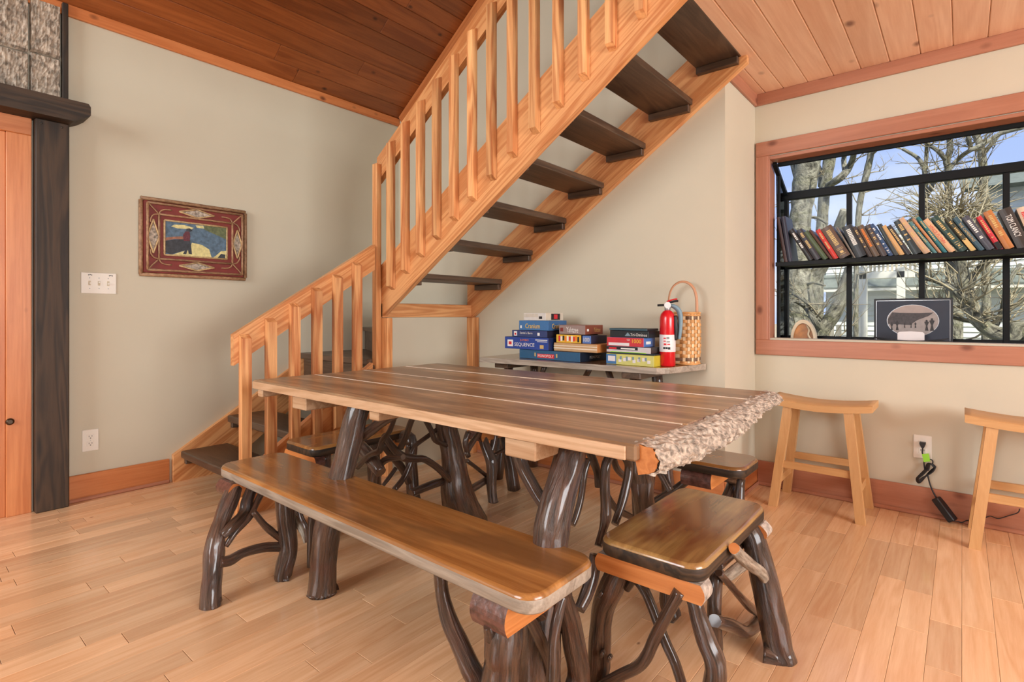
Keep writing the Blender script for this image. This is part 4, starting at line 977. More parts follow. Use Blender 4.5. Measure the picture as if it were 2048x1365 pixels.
for (zi, a, b_, (tx, ty), rgb, ink, body, desc) in books:
    z = zk1 if zi == 1 else zk2
    # bottoms ride on the shelf
    def shelf_x(u):
        R = ray(u, 0); return YB * R[0] / R[1]
    xa = shelf_x(z(a, 0)[0]); xb = shelf_x(z(b_, 0)[0]); tp = at(*z(tx, ty), 'y', YB)
    lean = math.atan2(xa - tp.x, tp.z - SH); Lh = math.hypot(xa - tp.x, tp.z - SH)
    Lh = max(.19, min(.30, Lh)); th = max(.009, (xb - xa) * math.cos(lean) * .96)
    t = thing('book', (xa, YB, SH + .0005), desc, 'book', 'books on the window shelf'); t.rotation_euler = (0, -lean, 0)
    mt = hexmat(rgb, 'cover_%d_%d_%d' % rgb); dp = .15 + .01 * ((a * 7) % 3)
    def put(mb, n_, m3):
        o = bpy.data.objects.new(n_, mb.mesh(n_, m3)); C.objects.link(o); o.parent = t; ORIG[o.name] = Vector((0, 0, 0)); return o
    sp = MB()       # rounded spine and two boards
    n_ = 7; prof = [(th * k / (n_ - 1), -.0035 * math.sin(math.pi * k / (n_ - 1))) for k in range(n_)]
    sp.prism([(x, y) for x, y in prof] + [(th, .003), (0, .003)], 'z', 0, Lh)
    sp.cbox(0, .0018, .002, dp, 0, Lh, .0004); sp.cbox(th - .0018, th, .002, dp, 0, Lh, .0004)
    cov = put(sp, 'cover', mt)
    put(MB().cbox(.0019, th - .0019, .004, dp - .004, .004, Lh - .004, 0), 'pages', 'paper')
    def mark(z0_, z1_, m3=ink, f0=.2, f1=.8):
        q_ = put(MB().cbox(th * f0, th * f1, -.0042, -.002, z0_, z1_, 0), 'spine_mark', m3); q_.parent = cov
    if body and len(body) > 1:
        o = letters(body, ink, t, ORIG[t.name], .01, FRONT, width=Lh * .55, height=th * .5); o.rotation_euler = (math.pi / 2, math.pi / 2, 0); o.location = (th / 2, -.0042, Lh * .55)
    elif body:
        k = random.Random(a)
        zc = Lh * .88
        while zc > Lh * .35:
            q = k.uniform(.006, .012); mark(zc - q * .62, zc, f0=.3, f1=.7); zc -= q
            if k.random() < .12: zc -= .02
        if body == 'b':
            mark(Lh * .10, Lh * .10 + .002); mark(Lh * .10 + th * .7, Lh * .10 + th * .7 + .002); mark(Lh * .25, Lh * .25 + .002); mark(Lh * .14, Lh * .14 + th * .25, f0=.35, f1=.65)
    if 'black foot' in desc: mark(0.002, Lh * .22, 'black_ink', .03, .97)
    if 'yellow foot' in desc: mark(0.002, Lh * .35, 'gold_ink', .03, .97)

# things on the window sill
SZ = .905
pf = thing('framed_photo', (-.19, 3.80, SZ), 'black framed photograph with oval view of people outdoors leaning on the window glass', 'picture')
pl_ = at(1748, 600, 'y', 3.80).x; pr_ = at(1906, 600, 'y', 3.80).x; pt_ = at(1830, 597, 'y', 3.80).z
box('frame', 'black_plastic', pf, pl_, pr_, 3.80, 3.815, SZ + .001, pt_, .003)
box('mat_board', 'dark_mat', pf, pl_ + .012, pr_ - .012, 3.797, 3.801, SZ + .01, pt_ - .012, 0)
for nm, bb in (('bevel_line', (pl_ + .011, pl_ + .0135, SZ + .01, pt_ - .012)), ('bevel_line', (pr_ - .0135, pr_ - .011, SZ + .01, pt_ - .012)), ('bevel_line', (pl_ + .012, pr_ - .012, pt_ - .0135, pt_ - .011))):
    box(nm, 'steel', pf, bb[0], bb[1], 3.7955, 3.7972, bb[2], bb[3], 0)
ocx, ocz = (pl_ + pr_) / 2 + .002, (SZ + pt_) / 2 - .003; orx, orz = (pr_ - pl_) * .325, (pt_ - SZ) * .36
def ell(k, n=40): return [(ocx + orx * k * math.cos(2 * math.pi * i / n), ocz + orz * k * math.sin(2 * math.pi * i / n)) for i in range(n)]
plain('photo_sky', (160, 146, 140), .5, var=.1); plain('photo_hill', (62, 58, 60), .5, var=.3, scale=90); plain('photo_snow', (150, 142, 138), .5, var=.12, scale=50); plain('photo_dark', (40, 38, 40), .5)
MB().prism(ell(1.02), 'y', 3.7960, 3.7972).build('oval_rim', 'steel', pf)
MB().prism(ell(1.0), 'y', 3.7950, 3.7962).build('photo_print', 'photo_snow', pf)
MB().prism([p for p in ell(.995) if p[1] > ocz + orz * .45], 'y', 3.7944, 3.7952).build('photo_print', 'photo_sky', pf)
hill = [(ocx - orx * .97, ocz - orz * .2), (ocx - orx * .1, ocz - orz * .28), (ocx + orx * .2, ocz + orz * .05), (ocx + orx * .62, ocz + orz * .3), (ocx + orx * .82, ocz + orz * .52), (ocx + orx * .3, ocz + orz * .48), (ocx - orx * .5, ocz + orz * .5), (ocx - orx * .8, ocz + orz * .54), (ocx - orx * .97, ocz + orz * .1)]
MB().prism(hill, 'y', 3.7940, 3.7952).build('photo_print', 'photo_hill', pf)
for fx_, s_ in ((-.82, .8), (-.6, 1.0), (-.3, .5), (-.05, .5), (.12, .55), (.55, 1.1), (.75, 1.25)):
    cx_ = ocx + orx * fx_; zb_ = ocz - orz * (.45 if s_ < .7 else .62); hh_ = orz * .62 * s_
    MB().prism([(cx_ - hh_ * .12, zb_), (cx_ - hh_ * .04, zb_ + hh_ * .45), (cx_ - hh_ * .17, zb_ + hh_ * .8), (cx_ - hh_ * .07, zb_ + hh_ * .85), (cx_ - hh_ * .06, zb_ + hh_), (cx_ + hh_ * .06, zb_ + hh_), (cx_ + hh_ * .07, zb_ + hh_ * .85), (cx_ + hh_ * .17, zb_ + hh_ * .8), (cx_ + hh_ * .05, zb_ + hh_ * .45), (cx_ + hh_ * .13, zb_)], 'y', 3.7934, 3.7946).build('photo_figure', 'photo_dark', pf)
ca_, cb_ = at(1795, 668, 'y', 3.72).x, at(1849, 668, 'y', 3.72).x; ct = at(1822, 663, 'y', 3.72).z
cp_ = [(ca_, SZ + .001), (cb_, SZ + .001), (cb_, ct - .012), (cb_ - .008, ct - .004), ((ca_ + cb_) / 2, ct), (ca_ + .008, ct - .004), (ca_, ct - .012)]
co = tag(MB().prism(cp_, 'y', 3.718, 3.722).build('card', 'label_white'), 'white round-topped card standing before the framed photograph', 'card')
da, db = at(1747, 676, 'y', 3.66).x, at(1898, 676, 'y', 3.66).x
dm = MB(); dn = 24
for i in range(dn + 1):
    q = i / dn; x = da + (db - da) * q; wv = .035 * math.sin(math.pi * q) ** .6 + .001; zt_ = SZ + .013 + .018 * abs(2 * q - 1) ** 2
    dm.v += [Vector((x, 3.665 - wv, zt_)), Vector((x, 3.665 - wv * .6, SZ + .002 + .024 * abs(2 * q - 1) ** 2.5)), Vector((x, 3.665 + wv * .6, SZ + .002 + .024 * abs(2 * q - 1) ** 2.5)), Vector((x, 3.665 + wv, zt_)), Vector((x, 3.665 + wv * .85, zt_ - .001)), Vector((x, 3.665, SZ + .006 + .024 * abs(2 * q - 1) ** 2.5)), Vector((x, 3.665 - wv * .85, zt_ - .001))]
for i in range(dn):
    for k in range(7): dm.face([i * 7 + k, (i + 1) * 7 + k, (i + 1) * 7 + (k + 1) % 7, i * 7 + (k + 1) % 7], 0, None, True)
tag(dm.build('boat_dish', 'black_plastic'), 'long black boat-shaped dish on the sill before the framed photograph', 'dish')
# hollow log ornament
lx0, lx1 = at(1583, 660, 'y', 3.74).x, at(1633, 660, 'y', 3.74).x; lt = at(1608, 640, 'y', 3.74).z
lg = thing('log_ornament', ((lx0 + lx1) / 2, 3.74, SZ), 'arched slice of hollow log with amber inside on the window sill', 'ornament')
cx_ = (lx0 + lx1) / 2; rx_ = (lx1 - lx0) / 2; rz_ = lt - SZ
def arch(k, n=18): return [(cx_ + rx_ * k * math.cos(math.pi * i / n), SZ + .001 + rz_ * (k if k < 1 else 1) * math.sin(math.pi * i / n)) for i in range(n + 1)]
am = MB(); A, B = arch(1.0), arch(.82); n_ = len(A)
for y in (3.715, 3.765): am.v += [Vector((p[0], y, p[1])) for p in A] + [Vector((p[0], y, p[1])) for p in B]
for i in range(n_ - 1):
    am.face([i, i + 1, n_ + i + 1, n_ + i]); am.face([2 * n_ + i + 1, 2 * n_ + i, 3 * n_ + i, 3 * n_ + i + 1])
    am.face([i + 1, i, 2 * n_ + i, 2 * n_ + i + 1]); am.face([n_ + i, n_ + i + 1, 3 * n_ + i + 1, 3 * n_ + i])
am.build('rim', 'pale_rim', lg)
MB().prism(arch(.83), 'y', 3.735, 3.765).build('core', 'amber_wood', lg)
MB().tube([(cx_ + rx_ * .25, 3.732, SZ + rz_ * .72), (cx_ + rx_ * .45, 3.73, SZ + rz_ * .5), (cx_ + rx_ * .38, 3.73, SZ + rz_ * .25), (cx_ + rx_ * .6, 3.73, SZ + .004)], [.004, .007, .006, .008], 8).build('splinter', 'pale_rim', lg)

# ================================================================== ON THE LEFT WALL
pic = thing('framed_picture', (XL, 1.36, 1.30), 'painting of a walker by water in a red board frame decorated with twigs', 'picture')
PX = XL + .004; y0_, y1_, z0_, z1_ = 1.050, 1.672, 1.308, 1.776
box('backing_board', 'frame_red', pic, PX, PX + .014, y0_ + .012, y1_ - .012, z0_ + .012, z1_ - .012)
iy0, iy1, iz0, iz1 = 1.175, 1.548, 1.437, 1.654
plain('painted_water', (84, 108, 128), .6, var=.35, scale=45); plain('painted_foam', (214, 204, 142), .6, var=.2, scale=50); plain('painted_rock', (52, 56, 62), .6, var=.4, scale=50); plain('painted_rust', (150, 104, 82), .6, var=.3, scale=60); plain('painted_reeds', (96, 104, 70), .6, var=.3, scale=70); plain('painted_shirt', (96, 44, 54), .6, var=.3, scale=120)
box('painting', 'painted_water', pic, PX + .014, PX + .017, iy0, iy1, iz0, iz1, 0)
def daub(poly, mat, k): MB().prism([(iy0 + (iy1 - iy0) * a, iz0 + (iz1 - iz0) * b_) for a, b_ in poly], 'x', PX + .016, PX + .0172 + .0004 * k).build('paint_patch', mat, pic)
daub([(.10, .84), (.2, .80), (.42, .82), (.45, .87), (.3, .92), (.15, .90)], 'painted_foam', 1)
daub([(.5, .88), (.62, .88), (.60, .97), (.48, .95)], 'painted_foam', 1)
daub([(.62, .85), (.99, .62), (.99, .97), (.62, .99)], 'painted_reeds', 1)
daub([(.0, .08), (.1, .02), (.32, .18), (.4, .3), (.3, .52), (.15, .46), (.0, .40)], 'painted_rock', 1)
daub([(.0, .40), (.15, .48), (.3, .50), (.28, .58), (.12, .54), (.02, .50)], 'painted_rust', 2)
daub([(.12, .02), (.5, .02), (.74, .02), (.70, .26), (.58, .38), (.42, .42), (.38, .2), (.25, .12)], 'painted_foam', 2)
daub([(.76, .01), (.99, .03), (.99, .26), (.90, .24), (.82, .10)], 'painted_foam', 2)
daub([(.84, .03), (.97, .03), (.97, .14), (.9, .16)], 'painted_rock', 3)
daub([(.28, .06), (.34, .28), (.30, .48), (.39, .50), (.41, .28), (.42, .07), (.37, .08), (.355, .2), (.33, .06)], 'painted_rock', 3)
daub([(.29, .45), (.28, .62), (.32, .74), (.38, .74), (.395, .6), (.38, .46)], 'painted_shirt', 4)
daub([(.33, .75), (.335, .82), (.38, .84), (.43, .80), (.42, .77), (.39, .74)], 'painted_rock', 4)
def twig(pts, r, mat='frame_twig'):
    o = MB().tube([(PX + q[2] if len(q) > 2 else PX + .022, q[0], q[1]) for q in pts], r, 8, 0, None, 3, .12).build('twig', mat, pic); return o
for a, b_ in (((y0_, z1_), (y1_, z1_)), ((y0_ - .006, z0_), (y1_, z0_)), ((y0_, z0_), (y0_, z1_ - .012)), ((y1_, z0_ + .01), (y1_, z1_ - .01))): twig([(a[0], a[1], .012), (b_[0], b_[1], .012)], .0115)
o1, o2, o3, o4 = y0_ + .033, y1_ - .024, z0_ + .03, z1_ - .024
for a, b_ in (((o1, o4), (o2, o4)), ((o1, o3), (o2, o3)), ((o1, o3), (o1, o4)), ((o2, o3), (o2, o4))): twig([a, b_], .0075)
q1, q2, q3, q4 = iy0 - .030, iy1 + .034, iz0 - .028, iz1 + .032
for a, b_ in (((q1, q4), (q2, q4)), ((q1, q3), (q2, q3)), ((q1, q3), (q1, q4)), ((q2, q3), (q2, q4))): twig([a, b_], .0065)
for a, b_ in (((iy0, iz1), (iy1, iz1)), ((iy0, iz0), (iy1, iz0)), ((iy0, iz0), (iy0, iz1)), ((iy1, iz0), (iy1, iz1))): twig([a + (.018,), b_ + (.018,)], .0055, 'frame_twig_pale')
for cy_, cz_, qy, qz in ((o1, o4, q1, q4), (o2, o4, q2, q4), (o1, o3, q1, q3), (o2, o3, q2, q3)):
    twig([(cy_, cz_), (qy, qz)], .0045)
    sy = 1 if qy > cy_ else -1; sz = 1 if qz > cz_ else -1
    twig([(qy, qz), (qy + sy * .010, qz - sz * .022), (qy + sy * .035, qz - sz * .033), (qy + sy * .07, qz - sz * .034)], .0045)
    twig([(qy, qz), (qy - sy * .028, qz + sz * .006), (qy - sy * .045, qz + sz * .03), (qy - sy * .047, qz + sz * .055)], .0045)
def diamond(cy_, cz_, a, b_):
    P = [(cy_ - a, cz_), (cy_, cz_ + b_), (cy_ + a, cz_), (cy_, cz_ - b_)]
    for k in range(4): twig([P[k], P[(k + 1) % 4]], .005, 'frame_twig_pale')
    MB().prism([(cy_ - a * .8, cz_), (cy_, cz_ - b_ * .8), (cy_ + a * .8, cz_), (cy_, cz_ + b_ * .8)], 'x', PX + .014, PX + .019).build('bark_inlay', 'bark_rough', pic)
my_ = (iy0 + iy1) / 2; mz_ = (iz0 + iz1) / 2
diamond(my_, (o4 + q4) / 2, .105, .028); diamond(my_, (o3 + q3) / 2, .105, .026); diamond((o1 + q1) / 2, mz_, .032, .105); diamond((o2 + q2) / 2, mz_, .030, .098)

sw = thing('switch_plate', (XL, .846, 1.243), 'white three-toggle light switch plate left of the twig-framed picture', 'light switch')
box('plate', 'white_plastic', sw, XL, XL + .006, .762, .930, 1.182, 1.304, .003)
for i, y in enumerate((.802, .846, .890)):
    box('toggle_recess', 'pale_rim', sw, XL + .005, XL + .0068, y - .006, y + .006, 1.23, 1.256, .0005)
    box('toggle', 'white_plastic', sw, XL + .006, XL + .017, y - .0035, y + .0035, 1.236 + .006 * (i % 2), 1.247 + .006 * (i % 2), .001)
    for z in (1.213, 1.273): MB().lathe([(.002, 0), (.003, .0008), (.001, .001)], (0, 0, 0), 8).build('screw', 'steel', sw, loc=(XL + .006, y, z), rot=(0, math.pi / 2, 0))
for y in (.795, .893):
    for k in range(3): box('handwriting_mark', 'black_ink', sw, XL + .0058, XL + .0066, y + .007 * k, y + .005 + .007 * k, 1.287 + .002 * (k % 2), 1.292 + .002 * (k % 2), 0)

def outlet(t, face):   # face(u, v, d) -> world box corner helper: u along the wall, v up, d out of the wall
    def bb(nm, mt, u0, u1, v0, v1, d0, d1, c=.001, par=None):
        a, b_ = face(u0, v0, d0), face(u1, v1, d1); return box(nm, mt, par or t, a[0], b_[0], a[1], b_[1], a[2], b_[2], c)
    bb('plate', 'white_plastic', -.039, .039, -.062, .062, 0, .006, .003)
    for v in (-.020, .020):
        rc = bb('receptacle', 'white_plastic', -.0165, .0165, v - .0145, v + .0145, .005, .0075, .0025)
        bb('slot', 'dark_slot', -.008, -.0055, v - .001, v + .008, .007, .0078, 0, rc); bb('slot', 'dark_slot', .0055, .008, v, v + .008, .007, .0078, 0, rc); bb('slot', 'dark_slot', -.0025, .0025, v - .0095, v - .005, .007, .0078, 0, rc)
    bb('screw', 'steel', -.002, .002, -.002, .002, .006, .0072, .0008)
ol = thing('wall_outlet', (XL, .806, .337), 'white duplex outlet on the wall beside the dark post', 'outlet')
outlet(ol, lambda u, v, d: (XL + d, .806 + u, .337 + v))
orr = thing('wall_outlet', (-.161, YW, .36), 'white outlet plate under the window with a black plug in it', 'outlet')
outlet(orr, lambda u, v, d: (-.161 + u, YW - d, .36 + v))

# power adapter: plug, coiled cord, tag, brick
z3 = Z(1748, 850, 5.113)
pa = thing('power_adapter', (-.08, YW - .04, 0), 'black power adapter with coiled cord plugged into the outlet under the window', 'power adapter')
def wp(a, b_, y): return at(*z3(a, b_), 'y', y)
p = wp(498, 205, YW - .02); MB().prism([(p.x - .013, p.z + .014), (p.x + .013, p.z + .014), (p.x + .013, p.z + .004), (p.x + .006, p.z - .014), (p.x - .006, p.z - .014), (p.x - .013, p.z + .004)], 'y', YW - .034, YW - .009).build('plug', 'black_plastic', pa)
Y1 = YW - .03
MB().tube([wp(497, 235, Y1), wp(495, 290, Y1), wp(512, 340, Y1), wp(512, 400, Y1), wp(520, 460, Y1)], .0035, 8).build('cord', 'cord_black', pa)
for k in range(5):
    o_ = k * 8; yk = Y1 - .004 * k
    P = [wp(525 + o_, 470, yk), wp(545 + o_, 400, yk), wp(590 + o_ * .6, 400 + o_, yk), wp(620 + o_ * .3, 430, yk), wp(560 + o_, 490, yk), wp(480, 585 - o_, yk), wp(445 + o_, 590, yk), wp(435 + o_ * .7, 550, yk), wp(470 + o_, 510, yk), wp(530 + o_, 450, yk)]
    MB().tube(P, .0032, 8).build('cord_loop', 'cord_black', pa)
MB().tube([wp(600, 400, Y1), wp(600, 370, Y1), wp(575, 355, Y1), wp(540, 365, Y1)], .003, 8).build('cord', 'cord_black', pa)
MB().tube([wp(550, 520, Y1), wp(570, 600, Y1), wp(600, 680, Y1), wp(635, 745, Y1)], .0035, 8).build('cord', 'cord_black', pa)
MB().prism([(wp(490, 300, Y1).x, wp(490, 300, Y1).z), (wp(510, 380, Y1).x, wp(510, 380, Y1).z), (wp(575, 372, Y1).x, wp(575, 372, Y1).z), (wp(560, 292, Y1).x, wp(560, 292, Y1).z)], 'y', Y1 - .008, Y1 - .004).build('warning_tag', 'tag_green', pa)
b0, b1 = wp(632, 748, Y1), wp(810, 985, Y1 - .02); d_ = b1 - b0; L = d_.length
M = Matrix.Translation(b0) @ d_.to_track_quat('X', 'Y').to_matrix().to_4x4()
MB().cbox(0, L, -.016, .016, -.026, .026, .004, M=M).build('brick', 'black_plastic', pa)
Y2 = YW - .045
MB().tube([b1, wp(850, 990, Y2), wp(900, 1000, Y2), wp(950, 980, Y2), wp(1050, 975, YW - .03), wp(1130, 955, YW - .03), wp(1190, 935, YW - .03), wp(1270, 960, YW - .03), wp(1380, 930, YW - .03), wp(1470, 900, YW - .03), wp(1490, 860, YW - .03)], .0022, 8).build('cord', 'cord_black', pa)

# ================================================================== OUTSIDE THE WINDOW
GZ0 = -1.35
structure(MB().cbox(-60, 60, YW + .5, 90, GZ0 - .3, GZ0, 0).build('ground', 'grass'))
rt = random.Random(21)
def rad_px(p, w): return w / 2 * depth(p) / F
def bare_tree(label, y, limbs, ntw, base=None, name='bare_tree', spread=1.0, up=.5):
    P = [(at(u, v, 'y', y), w) for u, v, w in limbs[0]]
    b0 = P[0][0]; bs = Vector(base) if base else Vector((b0.x, y, GZ0))
    t = thing(name, bs, label, 'tree', 'bare winter trees outside the window')
    pts = [bs] + [p for p, w in P]; rr = [rad_px(P[0][0], P[0][1]) * 1.25] + [rad_px(p, w) for p, w in P]
    MB().tube(pts, rr, 10, 0, None, 4, .12).build('trunk', 'tree_bark', t)
    nodes = [(pts[i], pts[i + 1], rr[i + 1]) for i in range(1, len(pts) - 1)]
    for lb in limbs[1:]:
        Q = [(at(u, v, 'y', y + rt.uniform(-.3, .3) * (k > 0)), w) for k, (u, v, w) in enumerate(lb)]
        MB().tube([p for p, w in Q], [max(.006, rad_px(p, w)) for p, w in Q], 8, 0, None, 4, .12).build('limb', 'tree_bark', t)
        nodes += [(Q[i][0], Q[i + 1][0], max(.006, rad_px(*Q[i]))) for i in range(len(Q) - 1)]
    m_ = MB()
    def shoot(p, d, L, r, lev):
        pp = [p]; q = p.copy(); dd = d.copy()
        for k in range(4):
            dd = (dd + Vector((rt.uniform(-1, 1), rt.uniform(-1, 1), rt.uniform(-.7, 1) * up + .1)) * .32).normalized(); q = q + dd * (L / 4); pp.append(q.copy())
        m_.tube(pp, [r, r * .85, r * .65, r * .45, r * .2], 4 if lev else 5, sub=1)
        if lev < 2:
            for k in range(3 if lev == 0 else 2):
                i = rt.randint(1, 3); dv_ = (dd + Vector((rt.uniform(-1, 1), rt.uniform(-1, 1), rt.uniform(-.6, 1))) * .9).normalized()
                shoot(pp[i], dv_, L * rt.uniform(.4, .65), r * .55, lev + 1)
    for _ in range(ntw):
        a, b_, r = rt.choice(nodes); p = a.lerp(b_, rt.random())
        d = Vector((rt.uniform(-1, 1), rt.uniform(-1, 1), rt.uniform(-.2, 1))).normalized()
        shoot(p, d, rt.uniform(.3, .8) * spread, min(r * .4, .011 * spread), 0)
    o = m_.build('twigs', 'twig_bark', t); o['kind'] = 'stuff'
    return t
bare_tree('thick forked trunk at the left side of the window view', 8.5,
          [[(1594, 720, 46), (1597, 650, 46), (1600, 600, 52), (1596, 530, 44), (1600, 450, 40), (1607, 385, 42), (1617, 310, 46), (1622, 240, 40), (1626, 170, 34)],
           [(1602, 605, 34), (1622, 565, 30), (1645, 528, 26), (1668, 480, 22), (1690, 420, 18)], [(1608, 380, 26), (1590, 320, 22), (1575, 250, 18)],
           [(1600, 575, 6), (1625, 566, 6), (1650, 572, 4)], [(1600, 440, 6), (1630, 435, 6), (1655, 448, 4)]], 9)
bare_tree('slim forked tree just right of the thick trunk', 11,
          [[(1636, 560, 20), (1642, 480, 20), (1647, 410, 20), (1651, 370, 22), (1658, 325, 22), (1663, 290, 20), (1666, 230, 18), (1668, 160, 14)],
           [(1652, 374, 14), (1680, 356, 15), (1698, 335, 13), (1710, 300, 10), (1716, 250, 8)], [(1690, 340, 10), (1688, 315, 9), (1702, 290, 8)], [(1641, 372, 10), (1641, 345, 10), (1628, 315, 7), (1620, 280, 5)]], 12)
bare_tree('thin tree rising beside the first window bar', 10,
          [[(1712, 560, 9), (1714, 480, 10), (1718, 420, 11), (1724, 385, 11), (1733, 350, 13), (1740, 318, 12), (1745, 285, 11), (1752, 230, 9)], [(1742, 310, 7), (1765, 290, 6), (1790, 270, 4)]], 16)
bare_tree('crooked apple tree stem bending right in the lower left panes', 7.0,
          [[(1636, 715, 28), (1642, 670, 26), (1655, 645, 26), (1672, 622, 26), (1684, 592, 22), (1691, 560, 17), (1697, 535, 14)], [(1640, 660, 14), (1628, 640, 12), (1610, 615, 8), (1588, 602, 6)],
           [(1626, 640, 8), (1623, 610, 7), (1618, 580, 5)], [(1638, 645, 6), (1625, 620, 6), (1605, 600, 5), (1584, 588, 4)]], 14)
bare_tree('mossy gnarled apple tree filling the lower right panes', 6.6,
          [[(2075, 690, 34), (2025, 676, 30), (1985, 664, 28), (1956, 640, 28), (1940, 605, 26), (1930, 570, 26), (1924, 535, 20), (1915, 490, 14)],
           [(1940, 606, 16), (1912, 585, 13), (1880, 566, 9), (1840, 556, 5)], [(1932, 575, 14), (1955, 540, 11), (1985, 505, 8), (2020, 470, 6)], [(1960, 645, 10), (1925, 640, 8), (1880, 628, 5)],
           [(1985, 664, 12), (2005, 620, 10), (2015, 570, 9), (2040, 530, 7)], [(1926, 545, 10), (1895, 520, 7), (1870, 480, 5), (1850, 450, 4)]], 60, base=(1.25, 6.6, GZ0))
bare_tree('forked tree in the upper right roof pane', 12,
          [[(1898, 470, 12), (1897, 400, 12), (1896, 340, 12), (1893, 322, 12), (1900, 300, 11), (1899, 270, 10), (1903, 220, 8)], [(1893, 322, 9), (1876, 302, 8), (1857, 288, 7), (1840, 262, 5)],
           [(1898, 338, 8), (1920, 315, 8), (1942, 300, 9), (1970, 287, 8), (2000, 268, 8), (2048, 255, 7)], [(1942, 300, 8), (1936, 270, 8), (1930, 240, 7)]], 26)
bare_tree('leaning tree behind the right roof pane corner', 13,
          [[(1972, 460, 14), (1968, 380, 14), (1965, 320, 14), (1960, 290, 13), (1950, 262, 11), (1940, 220, 9)], [(1964, 310, 9), (1990, 280, 8), (2020, 240, 6)]], 24)
bare_tree('small twisted tree left of the second window bar', 12.5,
          [[(1850, 520, 8), (1850, 420, 8), (1850, 345, 9), (1842, 325, 8), (1830, 312, 7), (1805, 298, 6)], [(1851, 340, 7), (1853, 310, 7), (1853, 285, 6)], [(1850, 430, 8), (1822, 440, 7), (1800, 458, 6)], [(1850, 400, 9), (1862, 375, 9), (1875, 355, 8)]], 18)
# dense twiggy shrub
sc_ = at(1905, 430, 'y', 11.5); sh = thing('twiggy_shrub', (sc_.x, 11.5, GZ0), 'dense brown twiggy shrub in the middle right pane above the books', 'shrub')
MB().tube([(sc_.x, 11.5, GZ0), (sc_.x + .05, 11.5, 1), sc_], [.12, .09, .03], 8, jag=.1).build('trunk', 'tree_bark', sh)
m_ = MB()
for i in range(480):
    d = Vector((rt.gauss(0, 1), rt.gauss(0, 1), rt.gauss(0, .8))).normalized(); p = sc_ + d * rt.uniform(.05, .5); q = p + (d + Vector((rt.uniform(-1, 1), rt.uniform(-1, 1), rt.uniform(-1, 1))) * .8) * rt.uniform(.15, .45)
    m_.tube([p, (p + q) / 2 + Vector((rt.uniform(-.06, .06), 0, rt.uniform(-.06, .06))), q], [.010, .008, .004], 4, sub=1)
o = m_.build('twigs', 'twig_bark', sh); o['kind'] = 'stuff'

# neighbour's house: lap siding, low roof, porch posts, upper storey
HY = 15.0
hx0 = at(1652, 600, 'y', HY).x; ez = at(1700, 582, 'y', HY).z
hs = thing('neighbour_house', (2, HY, GZ0), 'pale lap-sided house with grey shingle roof behind the trees', 'house')
box('wall', 'siding', hs, hx0, 12, HY, HY + 8, GZ0, ez, 0)
lap = MB().prism([(HY - .002, 0), (HY - .028, .004), (HY - .006, .12)], 'x', hx0, 12).build('siding_board', 'siding', hs)
nrow = int((ez - GZ0) / .115)
for i in range(1, nrow): inst(lap, Vector(ORIG[hs.name]) + Vector((0, 0, i * .115)), hs)
lap.location = (0, 0, 0)
for o in hs.children:
    if o.name.startswith('siding_board'): o.location.z += GZ0 - 0 - ORIG[hs.name].z * 0 - GZ0 + (0 if True else 0)
sl = .75
MB().prism([(hx0 - .45, ez - .03), (12, ez - .03), (12, ez + .05), (hx0 - .45, ez + .05)], 'y', HY - .45, HY - .38).build('fascia', 'house_trim', hs)
ev = ez + .04
for r in range(6):      # shingle courses climbing back from the eave, hip on the left side
    y_a, y_b = HY - .46 + r * .34, HY - .46 + (r + 1) * .34 + .05; z_a = ev + r * .34 * sl
    xa, xb = hx0 - .46 + r * .34 * .8, 12
    c_ = MB(); c_.v = [Vector(q) for q in [(xa, y_a, z_a), (xb, y_a, z_a), (xb, y_b, z_a + .36 * sl), (xa + .29, y_b, z_a + .36 * sl), (xa, y_a, z_a + .035), (xb, y_a, z_a + .035), (xb, y_b, z_a + .37 * sl), (xa + .29, y_b, z_a + .37 * sl)]]
    for q in ([0, 1, 2, 3][::-1], [4, 5, 6, 7], [0, 1, 5, 4], [1, 2, 6, 5], [2, 3, 7, 6], [3, 0, 4, 7]): c_.face(q)
    c_.build('shingle_course', 'shingle', hs)
ux = at(1890, 400, 'y', HY + 2).x
box('upper_wall', 'siding', hs, ux + .6, 12, HY + 1.6, HY + 8, ez, ez + 2.3, 0)
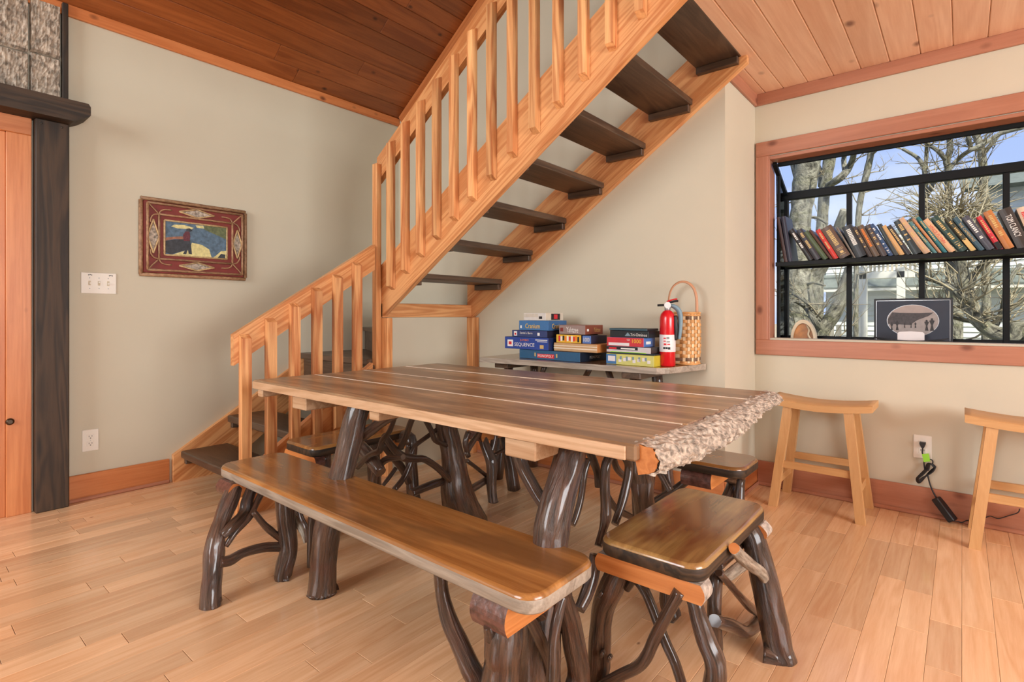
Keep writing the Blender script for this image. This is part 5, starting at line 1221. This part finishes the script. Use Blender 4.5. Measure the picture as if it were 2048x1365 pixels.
lap2 = MB().prism([(HY + 1.598, 0), (HY + 1.572, .004), (HY + 1.594, .12)], 'x', ux + .6, 12).build('siding_board', 'siding', hs)
for i in range(1, 18): inst(lap2, Vector(ORIG[hs.name]) + Vector((0, 0, i * .115)), hs)
for o in list(hs.children):
    if o.data and o.data.name.startswith('siding_board'):
        o.location.z += (ez + .25 if o.data == lap2.data else 0) + (0 if o.data == lap2.data else 0)
MB().prism([(HY + 1.2, ez + 2.25), (HY + 5, ez + 3.4), (HY + 5, ez + 3.5), (HY + 1.1, ez + 2.33)], 'x', ux + .3, 12.3).build('upper_roof', 'shingle', hs)
for u in (1727, 1802):
    p_ = at(u, 640, 'y', HY - 1.4); box('porch_post', 'house_trim', hs, p_.x - .07, p_.x + .07, HY - 1.5, HY - 1.36, GZ0, at(u, 535, 'y', HY - 1.4).z, .005)
pz = at(1760, 556, 'y', HY - 1.4).z; px0, px1 = at(1716, 550, 'y', HY - 1.4).x, at(1830, 550, 'y', HY - 1.4).x
box('porch_beam', 'house_trim', hs, px0, px1, HY - 1.5, HY - 1.36, pz - .02, pz + .12, .005)
for i in range(14):
    x = px0 + (px1 - px0) * i / 13; box('deck_picket', 'fence_wood', hs, x - .02, x + .02, HY - 1.46, HY - 1.42, pz + .12, pz + .75, .003)
box('deck_rail', 'fence_wood', hs, px0, px1, HY - 1.5, HY - 1.38, pz + .75, pz + .8, .005)
wu = at(1868, 590, 'y', HY).x; box('house_window', 'window_dark', hs, wu - .25, wu + .3, HY - .05, HY - .02, .4, 1.25, .003)
for bb in ((wu - .33, wu - .25), (wu + .3, wu + .38)): box('window_trim', 'house_trim', hs, bb[0], bb[1], HY - .07, HY - .02, .3, 1.33, .003)
fn = thing('picket_fence', (-3.2, 12.5, GZ0), 'weather-worn picket fence between the trees left of the house', 'fence')
for i in range(26):
    x = -5.2 + i * .13; box('picket', 'fence_wood', fn, x, x + .09, 12.5, 12.53, GZ0, .84 + .02 * (i % 3), .004)
for z in (GZ0 + .5, .5): box('fence_rail', 'fence_wood', fn, -5.3, -1.8, 12.53, 12.57, z, z + .09, .004)
